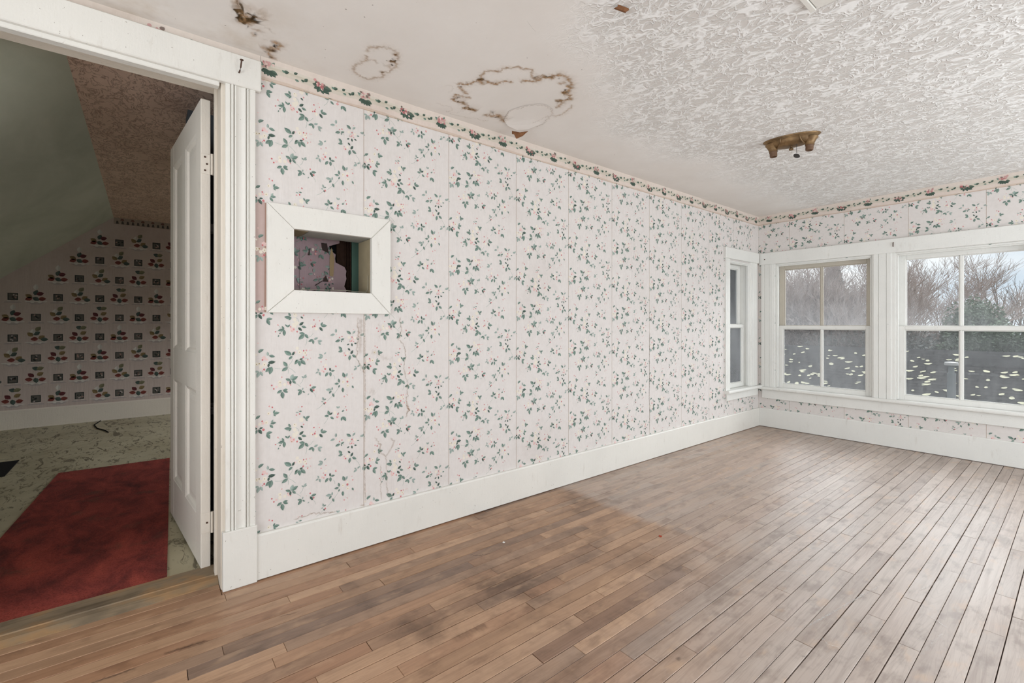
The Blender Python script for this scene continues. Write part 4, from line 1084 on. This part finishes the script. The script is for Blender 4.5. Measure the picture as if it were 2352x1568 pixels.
# hatch corner
hx, hy_ = -0.689, 2.068
hat = empty('ceiling_hatch', (-0.45, 1.8, H)); tag(hat, 'white framed hatch in the ceiling, only one corner showing', 'hatch')
ang = 0.0
mb = MB(); mb.box(hx, hx + 0.020, hy_ - 0.5, hy_, H - 0.018, H, 0.002); mb.build('frame_strip', M['white'], hat)
mb = MB(); mb.box(hx + 0.022, hx + 0.45, hy_ - 0.5, hy_, H - 0.014, H, 0.002); mb.build('hatch_board', M['white'], hat)
# curl of loose plaster
mb = MB()
for i in range(6):
    t0, t1 = i * 0.5, (i + 1) * 0.5
    P = lambda t, s_: (-1.152 + 0.010 * math.cos(t) + s_ * 0.010, 1.470 + s_ * 0.022 + 0.004 * math.sin(3 * t), H - 0.003 - 0.011 * math.sin(t * 0.9) - 0.004 * s_)
    mb.poly([P(t0, -1), P(t1, -1), P(t1, 1), P(t0, 1)])
o = recenter(mb.build('plaster_curl', M['flap'])); tag(o, 'small brown curl of loose paper on the swirled ceiling', 'paper scrap')
md = o.modifiers.new('thick', 'SOLIDIFY'); md.thickness = 0.001
# sagging torn paper under the big stain
def C3(u, v, dz=0.0):  # place on the ceiling
    return (u, v, H - dz)
fl = empty('ceiling_paper_flap', (-2.22, 1.80, H)); tag(fl, 'sagging torn ceiling paper with brown pointed tongue below the large stain', 'paper flap')
pat = [(-2.237, 1.721), (-2.117, 1.671), (-2.025, 1.699), (-1.951, 1.750), (-1.932, 1.791), (-1.949, 1.856), (-2.009, 1.898), (-2.129, 1.941), (-2.225, 1.900), (-2.265, 1.850), (-2.270, 1.774)]
sag = [0.003, 0.0, 0.0, 0.0, 0.0, 0.0, 0.0, 0.002, 0.016, 0.022, 0.010]
mb = MB()
cc = (-2.10, 1.80)
for k in range(3):
    f0, f1 = k / 3, (k + 1) / 3
    for i in range(11):
        j = (i + 1) % 11
        P = lambda i_, f: (cc[0] + (pat[i_][0] - cc[0]) * f, cc[1] + (pat[i_][1] - cc[1]) * f, H - 0.0012 - (0.004 * (1 - f) + sag[i_] * f * f))
        if k == 0: mb.poly([P(i, 0), P(i, f1), P(j, f1)])
        else: mb.poly([P(i, f0), P(i, f1), P(j, f1), P(j, f0)])
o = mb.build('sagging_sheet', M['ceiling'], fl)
mb = MB()
tg = [[(-2.285, 1.822, 2.413), (-2.262, 1.868, 2.408), (-2.222, 1.905, 2.412)], [(-2.290, 1.826, 2.396), (-2.270, 1.860, 2.392), (-2.238, 1.893, 2.398)], [(-2.283, 1.838, 2.394), (-2.272, 1.856, 2.380), (-2.250, 1.882, 2.384)], [(-2.274, 1.846, 2.368), (-2.270, 1.851, 2.366), (-2.262, 1.860, 2.371)]]
for a, b in zip(tg[:-1], tg[1:]):
    for i in range(2): mb.poly([a[i], a[i + 1], b[i + 1], b[i]])
o = mb.build('brown_tongue', M['flap'], fl, smooth=True)
md = o.modifiers.new('thick', 'SOLIDIFY'); md.thickness = 0.002

# ------------------------------------------------------------------ the dark room beyond the doorway
AX0, AX1, AZC = -7.5, WX - 0.2, 2.50
mb = MB(); mb.box(AX0, -2.655, -2.4, 3.0, -0.1, 0.010); struct(mb.build('floor_beyond', M['lino']))
mb = MB(); mb.box(AX0 - 0.1, AX0, -2.5, 3.1, -0.1, AZC + 0.1); wall_b = struct(mb.build('wall_beyond', M['wallbase']))
mb = MB(); mb.box(AX0, AX1, -0.31, 3.0, AZC, AZC + 0.06); struct(mb.build('ceiling_beyond', M['marble']))
mb = MB(); dy = -2.4 + 0.31; dzs = -0.86 * abs(dy)
mb.sweep([(-0.30, AZC), (-0.30, AZC + 0.08), (-2.4, AZC + dzs + 0.08), (-2.4, AZC + dzs)], lambda p, t: (t, p[0], p[1]), AX0, AX1, closed=True)
struct(mb.build('ceiling_slope', M['slope']))
mb = MB(); mb.box(AX0, AX1, -2.5, -2.4, -0.1, 0.75); struct(mb.build('wall_knee', M['slope']))
wall('wall_beyond_side', 'y', 3.0, 3.1, AX0, AX1, -0.1, AZC + 0.1, [(-6.8, -4.4, 0.7, 1.9)], M['slate'])  # unseen opening added for this room's fill lamp
mb = MB(); mb.box(-3.62, -3.44, 0.205, 2.99, 0.0, AZC); struct(mb.build('wall_pier', M['slate']))
mb = MB(); mb.sweep([(0, 0.010), (0.02, 0.010), (0.02, 0.212), (0.014, 0.225), (0, 0.225)], lambda p, t: (AX0 + p[0], t, p[1]), -2.4, 3.0, closed=True)
struct(mb.build('baseboard_beyond', M['cream']))
# patterned kitchen paper: little framed plaques and plant shelves in a chequer
mb = MB(); rg = random.Random(21)
S3 = lambda u, z, h: (AX0 + h, u, z)
def under(u): return AZC if u > -0.30 else AZC - 0.86 * (-0.30 - u)
U0, U1 = -2.3, 2.0
n = 26
for i in range(n):
    a = U0 + (U1 - U0) * i / n; b = U0 + (U1 - U0) * (i + 1) / n
    mb.poly([S3(a, 0.2, 0.001), S3(b, 0.2, 0.001), S3(b, under(b), 0.001), S3(a, under(a), 0.001)], lin((196, 180, 172)))
RED = lin((124, 62, 54)); MAR = lin((98, 46, 50)); GRN = lin((76, 90, 84)); OCH = lin((134, 114, 80)); OLV = lin((124, 120, 94)); WHT = lin((214, 210, 202)); BLK = lin((44, 48, 46)); GRY = lin((176, 164, 160))
CU, CZ_ = 0.1815, 0.2322
PL = [[(-.035, .02, MAR, 2.4), (.03, .03, OCH, .5), (-.05, -.02, RED, 3.0), (.045, -.025, RED, .2), (0, -.03, GRN, -1.4), (.0, .085, GRN, 2.8), (.03, .085, OLV, .3)],
      [(0, .03, GRN, 1.2), (.03, .02, MAR, 0.3), (-.05, -.005, OCH, 2.6), (-.05, -.03, RED, 3.5), (.0, -.03, GRN, -.5), (.045, -.03, RED, .1), (.0, .085, WHT, 1.5)],
      [(-.01, -.025, RED, 3.2), (.005, .03, GRN, .6), (.04, -.01, OCH, .6), (-.04, .02, OCH, 2.4), (.015, .075, OLV, .9), (-.025, .045, WHT, 1.4), (.06, -.03, GRN, 0)]]
for ci in range(-10, 10):
    for ri in range(0, 12):
        u = -0.791 + ci * CU; z = 0.10 + ri * CZ_ * 1.0
        zt = z + 0.10
        if u < U0 + .1 or zt > under(u - 0.09) - 0.02 or z < 0.24: continue
        if (ci + ri) % 2 == 0:
            w, hh = 0.040, 0.040
            zc_ = z + 0.0
            mb.poly([S3(u - w, zc_ - hh, .0015), S3(u + w, zc_ - hh, .0015), S3(u + w, zc_ + hh, .0015), S3(u - w, zc_ + hh, .0015)], BLK)
            mb.poly([S3(u - w * .8, zc_ - hh * .8, .0018), S3(u + w * .8, zc_ - hh * .8, .0018), S3(u + w * .8, zc_ + hh * .8, .0018), S3(u - w * .8, zc_ + hh * .8, .0018)], lin((96, 92, 86)))
            for q in range(6):
                aa = rg.uniform(0, 6.3); A = (u + rg.uniform(-.02, .02), zc_ + rg.uniform(-.02, .02)); B = (A[0] + .02 * math.cos(aa), A[1] + .02 * math.sin(aa))
                h1, h2 = leaf_pts(A, B, 0.4); c = rg.choice([BLK, GRY, lin((170, 140, 130)), BLK])
                mb.poly([S3(*p, .0021) for p in h1], c); mb.poly([S3(*p, .0021) for p in h2], c)
            for s_ in (-1, 1): mb.poly([S3(u + s_ * .03 - .014, zc_ - hh - .012, .0018), S3(u + s_ * .03 + .014, zc_ - hh - .012, .0018), S3(u + s_ * .03 + .012, zc_ - hh - .005, .0018), S3(u + s_ * .03 - .012, zc_ - hh - .005, .0018)], WHT)
            mb.poly([S3(u - .07, zc_ - hh - .03, .0014), S3(u + .07, zc_ - hh - .03, .0014), S3(u + .06, zc_ - hh - .016, .0014), S3(u - .06, zc_ - hh - .016, .0014)], GRY)
        else:
            zc_ = z + 0.01
            for dx, dz_, c, aa in PL[(ci * 2 + ri) % 3]:
                A = (u + dx * 1.1 - .030 * math.cos(aa), zc_ + dz_ * 1.15 + .004 - .030 * math.sin(aa)); B = (u + dx * 1.1 + .034 * math.cos(aa), zc_ + dz_ * 1.15 + .004 + .034 * math.sin(aa))
                h1, h2 = leaf_pts(A, B, 0.36)
                mb.poly([S3(*p, .002 + .0002 * (abs(dx) * 20)) for p in h1], c); mb.poly([S3(*p, .002 + .0002 * (abs(dx) * 20)) for p in h2], tuple(v * .8 for v in c))
            b = zc_ - 0.065
            mb.poly([S3(u - .092, b + .004, .0018), S3(u - .075, b - .002, .0018), S3(u + .075, b - .002, .0018), S3(u + .092, b + .004, .0018), S3(u + .09, b + .009, .0018), S3(u - .09, b + .009, .0018)], WHT)
            for s_ in (-.03, .03): mb.poly([S3(u + s_ - .02, b - .001, .0018), S3(u + s_ - .006, b - .014, .0018), S3(u + s_ + .008, b - .014, .0018), S3(u + s_ + .02, b - .001, .0018)], WHT)
            mb.poly([S3(u - .08, b - .004, .0014), S3(u - .03, b - .030, .0014), S3(u + .03, b - .030, .0014), S3(u + .08, b - .004, .0014)], GRY)
mb.build('patterned_wallpaper', M['dark_paper'], wall_b)
mb = MB()
mb.poly([S3(-0.30, 2.42, .003), S3(2.0, 2.42, .003), S3(2.0, 2.50, .003), S3(-0.30, 2.50, .003)], lin((166, 152, 138)))
for i in range(46):
    u = -0.28 + i * 0.05
    mb.poly([S3(u, 2.425, .0034), S3(u + .028, 2.425, .0034), S3(u + .02, 2.462, .0034), S3(u + .006, 2.462, .0034)], lin((84, 76, 72)))
    if i % 2: mb.poly([S3(u - .01, 2.468, .0034), S3(u + .03, 2.468, .0034), S3(u + .02, 2.49, .0034), S3(u, 2.49, .0034)], lin((120, 84, 78)))
mb.build('wallpaper_border', M['dark_paper'], wall_b)
# runner rug
mb = MB()
q = [(-2.662, 0.080), (-2.662, -0.690), (-5.057, -0.530), (-5.018, 0.170)]
nx_, ny_ = 24, 8
rr = random.Random(2)
def rp_(i, j):
    f, g = i / nx_, j / ny_
    a = Vector(q[0]).lerp(Vector(q[3]), f); b = Vector(q[1]).lerp(Vector(q[2]), f); c = a.lerp(b, g)
    return (c.x, c.y, 0.015 + (0.0015 * math.sin(f * 17 + g * 4) if 0 < i < nx_ and 0 < j < ny_ else 0.0))
for i in range(nx_):
    for j in range(ny_): mb.poly([rp_(i, j), rp_(i + 1, j), rp_(i + 1, j + 1), rp_(i, j + 1)])
for i in range(nx_):
    for j in (0, ny_):
        A, B = rp_(i, j), rp_(i + 1, j); mb.poly([A, B, (B[0], B[1], 0.010), (A[0], A[1], 0.010)])
for j in range(ny_):
    for i in (0, nx_):
        A, B = rp_(i, j), rp_(i, j + 1); mb.poly([A, B, (B[0], B[1], 0.010), (A[0], A[1], 0.010)])
tag(recenter(mb.build('runner_rug', M['rug'], smooth=True)), 'worn dark red runner rug on the floor of the dark room', 'rug')
mb = MB(); mb.box(-5.75, -5.22, -1.5, -0.845, 0.010, 0.016, 0.002)
tag(recenter(mb.build('floor_mat', M['dark_mat'])), 'black mat at the left edge beyond the red rug', 'mat')
mb = MB(); mb.tube([(-7.46, -0.42, 0.014), (-7.2, -0.46, 0.014), (-6.95, -0.42, 0.014), (-6.75, -0.34, 0.014), (-6.62, -0.31, 0.014)], 0.006, 6)
tag(recenter(mb.build('cord', M['dark_mat'], smooth=True)), 'thin black cord on the floor by the patterned wall', 'cord')
pg = empty('coat_peg', (-3.44, 0.325, 1.776)); tag(pg, 'white porcelain peg glimpsed through the gap behind the open door', 'peg')
mb = MB(); mb.lathe([(0.024, 0.0), (0.024, 0.006), (0.012, 0.010), (0.010, 0.040)], 16, tf=Matrix.Translation((-3.44, 0.325, 1.776)) @ Matrix.Rotation(math.pi / 2, 4, 'Y')); mb.build('peg_base', M['porcelain'], pg, smooth=True)
mb = MB(); mb.lathe([(0.010, 0.036), (0.026, 0.048), (0.030, 0.062), (0.022, 0.076), (0.0, 0.080)], 16, tf=Matrix.Translation((-3.44, 0.325, 1.776)) @ Matrix.Rotation(math.pi / 2, 4, 'Y')); mb.build('peg_knob', M['porcelain'], pg, smooth=True)
mb = MB(); mb.box(-3.44, -3.41, 0.26, 0.42, 0.655, 0.672, 0.003); mb.box(-3.44, -3.434, 0.26, 0.42, 0.62, 0.69, 0.002)
tag(recenter(mb.build('wall_ledge', M['porcelain'])), 'thin white ledge low in the gap behind the door', 'ledge')

# crumbs on the floor
for nme, x, y, m_, lab in (('paint_chip', -1.982, 1.524, 'chip', 'small white paint chip on the brown boards'), ('red_scrap', -1.493, 2.252, 'redchip', 'tiny red scrap on the floor boards')):
    mb = MB(); rg = random.Random(x)
    pts = [(x + (0.010 if m_ == 'chip' else 0.012) * math.cos(t) * rg.uniform(.6, 1.1), y + 0.007 * math.sin(t) * rg.uniform(.6, 1.1)) for t in (0, 1.1, 2.2, 3.3, 4.4, 5.4)]
    mb.poly([(p[0], p[1], 0.004 + 0.001 * (i % 2)) for i, p in enumerate(pts)]); mb.poly([(p[0], p[1], 0.001) for p in pts][::-1])
    for i in range(6):
        a, b = pts[i], pts[(i + 1) % 6]; mb.poly([(a[0], a[1], .001), (b[0], b[1], .001), (b[0], b[1], .004 + .001 * ((i + 1) % 6 % 2)), (a[0], a[1], .004 + .001 * (i % 2))])
    tag(recenter(mb.build(nme, M[m_])), lab, 'scrap')

# ------------------------------------------------------------------ outside
mb = MB(); mb.box(-60, 60, WY + 0.5, 140, -3.3, -3.2); struct(mb.build('ground', M['grass']))
RY, RZ, RS = 12.6, 0.66, 0.35
ra = math.atan(RS)
rf = MB()
RL = math.hypot(RY - (WY + 0.35), (RY - WY - 0.35) * RS)
rf.box(-11, 7, -RL, 0.0, -0.10, 0.0)
roof = rf.build('roof', M['shingle']); struct(roof, 'grey shingled lower roof strewn with leaves')
roof.location = (0, RY, RZ); roof.rotation_euler = (ra, 0, 0)
mb = MB(); mb.box(-11, 7, -0.02, 4.0, -0.10, -0.02)
back = mb.build('roof_far_side', M['shingle'], roof, local=True); back.rotation_euler = (-2 * ra, 0, 0)
# fallen leaves, one mesh shared, each its own object
mb = MB()
for i in range(7):
    t0, t1 = i / 7 * 2 * math.pi, (i + 1) / 7 * 2 * math.pi
    f = lambda t, k: (0.048 * k * math.cos(t) * (1.25 if abs(math.cos(t)) > 0.8 else 0.9), 0.036 * k * math.sin(t), 0.004 + 0.010 * k * k * abs(math.cos(t)))
    mb.poly([f(t0, 0), f(t0, 1), f(t1, 1)])
lm = mb.mesh('fallen_leaf', M['leaf_y'])
rg = random.Random(77)
for i in range(240):
    dist = 0.10 + 2.7 * rg.random() ** 0.8           # down the slope from the ridge
    yy = RY - dist * math.cos(ra)
    xa, xb_ = -0.40 * yy - 0.2, -0.055 * yy + 0.1
    x = rg.uniform(xa, xb_); z = RZ - dist * math.sin(ra)
    o = link('fallen_leaf', lm)
    s_ = rg.uniform(0.5, 1.2)
    o.scale = (s_, s_, s_)
    o.location = (x, yy, z + 0.002); o.rotation_mode = 'ZYX'; o.rotation_euler = (ra, 0, rg.uniform(0, 6.28))
    q_ = x / yy
    pane = 'left pane of corner window' if q_ < -0.312 else 'right pane of corner window' if q_ < -0.225 else 'left pane of wider window' if q_ < -0.125 else 'right pane of wider window'
    row = 'close under the roof ridge' if dist < 0.7 else 'midway down the roof' if dist < 1.6 else 'low on the roof'
    tag(o, 'yellow leaf %s, %s' % (row, pane), 'leaf', 'fallen leaves on the roof')
# vent pipe through the roof
vy = 10.55; vx = -1.435; vz = RZ - RS * (RY - vy)
vp = empty('vent_pipe', (vx, vy, vz)); tag(vp, 'grey vent pipe with white cap standing out of the roof', 'pipe')
mb = MB(); mb.lathe([(0.055, -0.05), (0.055, 0.42)], 16, tf=Matrix.Translation((vx, vy, vz))); mb.build('pipe', M['zinc'], vp, smooth=True)
mb = MB(); mb.lathe([(0.038, 0.40), (0.038, 0.56)], 12, tf=Matrix.Translation((vx, vy, vz))); mb.build('neck', M['zinc'], vp, smooth=True)
mb = MB(); mb.lathe([(0.0, 0.55), (0.088, 0.55), (0.092, 0.57), (0.085, 0.60), (0.0, 0.61)], 16, tf=Matrix.Translation((vx, vy, vz))); mb.build('cap', M['caps'], vp, smooth=True)

def bare_tree(name, label, x, y, h, seed, spread=0.55, levels=5, r0=0.12, twig=M['twig'], trunk_f=0.28, kids=(3, 4), group='bare trees beyond the roof'):
    rg = random.Random(seed)
    t = empty(name, (x, y, -3.2)); tag(t, label, 'tree', group)
    tr = MB(); tw = MB()
    def grow(p, d, L, r, lev):
        n = 3; pts = [p]; rs = [r]
        for i in range(n):
            d = (d + Vector((rg.gauss(0, .13), rg.gauss(0, .13), rg.gauss(0.05, .08)))).normalized()
            pts.append(pts[-1] + d * (L / n)); rs.append(r * (1 - 0.42 * (i + 1) / n))
        (tr if lev <= 1 else tw).tube(pts, rs, 6 if lev <= 1 else 3, cap=False)
        if lev >= levels: return
        k = rg.randint(*kids) + (1 if lev >= 2 else 0)
        for i in range(k):
            f = rg.uniform(0.35, 1.0) if lev else rg.uniform(0.6, 1.0)
            q = pts[-1] if i == 0 else pts[min(n, int(f * n + .5))]
            a = rg.uniform(0, 6.283); s_ = spread * rg.uniform(0.6, 1.4)
            nd = (d + s_ * Vector((math.cos(a), math.sin(a), rg.uniform(-.15, .55)))).normalized()
            grow(q, nd, L * rg.uniform(0.58, 0.84), max(0.006, r * rg.uniform(0.42, 0.6)), lev + 1)
    grow(Vector((x, y, -3.2)), Vector((rg.gauss(0, .05), rg.gauss(0, .05), 1)), h * trunk_f, r0, 0)
    tr.build('trunk', M['bark'], t, smooth=True); tag(tw.build('twigs', twig, t), kind='stuff')
    return t
bare_tree('bare_tree', 'broad bare tree with fine upswept branches behind the second window', -3.55, 22.0, 9.6, 3, 0.55, 6, 0.16, trunk_f=0.24)
bare_tree('bare_tree', 'tall crooked bare tree against the pale sky at the right', -2.2, 27.0, 8.0, 8, 0.5, 5, 0.16, twig=M['bark'], kids=(2, 3))
bare_tree('bare_tree', 'bare tree half hidden at the right edge of the view', -1.6, 28.5, 8.0, 15, 0.5, 5, 0.16, twig=M['bark'], kids=(2, 3))
tl = ['tangled bare tree filling the left panes by the corner', 'bare thicket tree just right of the corner panes', 'bare thicket tree behind the first muntin', 'dense bare tree behind the dark spruce', 'low bare tree left of the post between windows', 'bare tree set farther back behind the first window']
for i, (x, y, h) in enumerate(((-7.3, 18.0, 9.6), (-6.6, 17.0, 9.0), (-5.9, 18.5, 9.2), (-5.0, 18.0, 9.2), (-4.6, 17.0, 7.6), (-5.0, 21.5, 9.2))):
    bare_tree('bare_tree', tl[i], x, y, h, 31 + i, 0.6, 6, 0.10, trunk_f=0.24)
def shrub(name, label, cat, x, y, z0, z1, rx, ry, n, mat, seed, cone=False, sz=0.09):
    rg = random.Random(seed)
    t = empty(name, (x, y, -3.2)); tag(t, label, cat)
    mb = MB(); mb.tube([(x, y, -3.2), (x, y, z0 + (z1 - z0) * 0.5)], [0.12, 0.04], 6); mb.build('trunk', M['bark'], t)
    mb = MB()
    for i in range(n):
        a = rg.uniform(0, 6.283); v = rg.uniform(-1, 1); rr = rg.random() ** 0.35
        if cone:
            f = (v + 1) / 2; R_ = (1 - f) ** 0.8 * (0.75 + 0.25 * rg.random()) + 0.03
            p = Vector((x + rx * R_ * math.cos(a) * rr, y + ry * R_ * math.sin(a) * rr, z0 + (z1 - z0) * f))
        else:
            c_ = math.sqrt(1 - v * v); bump = 1 + 0.16 * math.sin(a * 5 + seed) * math.sin(v * 6 + a)
            p = Vector((x + rx * rr * c_ * math.cos(a) * bump, y + ry * rr * c_ * math.sin(a) * bump, (z0 + z1) / 2 + (z1 - z0) / 2 * rr * v * bump))
        d1 = Vector((rg.gauss(0, 1), rg.gauss(0, 1), rg.gauss(0, 1))).normalized(); d2 = d1.cross(Vector((rg.gauss(0, 1), rg.gauss(0, 1), rg.gauss(0, 1)))).normalized()
        s_ = sz * rg.uniform(0.6, 1.3)
        mb.poly([p - d1 * s_, p + d2 * s_ * 0.45, p + d1 * s_, p - d2 * s_ * 0.45])
    tag(mb.build('foliage', mat, t), kind='stuff')
shrub('evergreen_shrub', 'rounded dark evergreen standing behind the right window muntin', 'shrub', -2.10, 19.0, -1.0, 1.85, 0.78, 0.8, 22000, M['evergreen'], 4, sz=0.05)
shrub('hedge', 'low green hedge just over the ridge of the roof', 'hedge', -1.25, 15.2, -1.4, 1.12, 1.25, 0.8, 24000, M['evergreen'], 5, sz=0.045)
shrub('hedge', 'brownish low scrub over the ridge left of the hedge', 'hedge', -3.6, 15.6, -1.4, 1.05, 2.2, 0.8, 24000, M['spruce'], 6, sz=0.05)
shrub('spruce', 'tall hazy grey-green spruce in the first window', 'tree', -6.06, 20.5, -2.6, 3.7, 1.3, 1.2, 26000, M['spruce'], 7, cone=True, sz=0.07)
# more leafless scrub filling the far bank
shrub('scrub', 'pale brown scrub low behind the corner window panes', 'shrub', -6.6, 16.0, -1.6, 1.5, 2.0, 0.8, 20000, M['twig'], 9, sz=0.05)
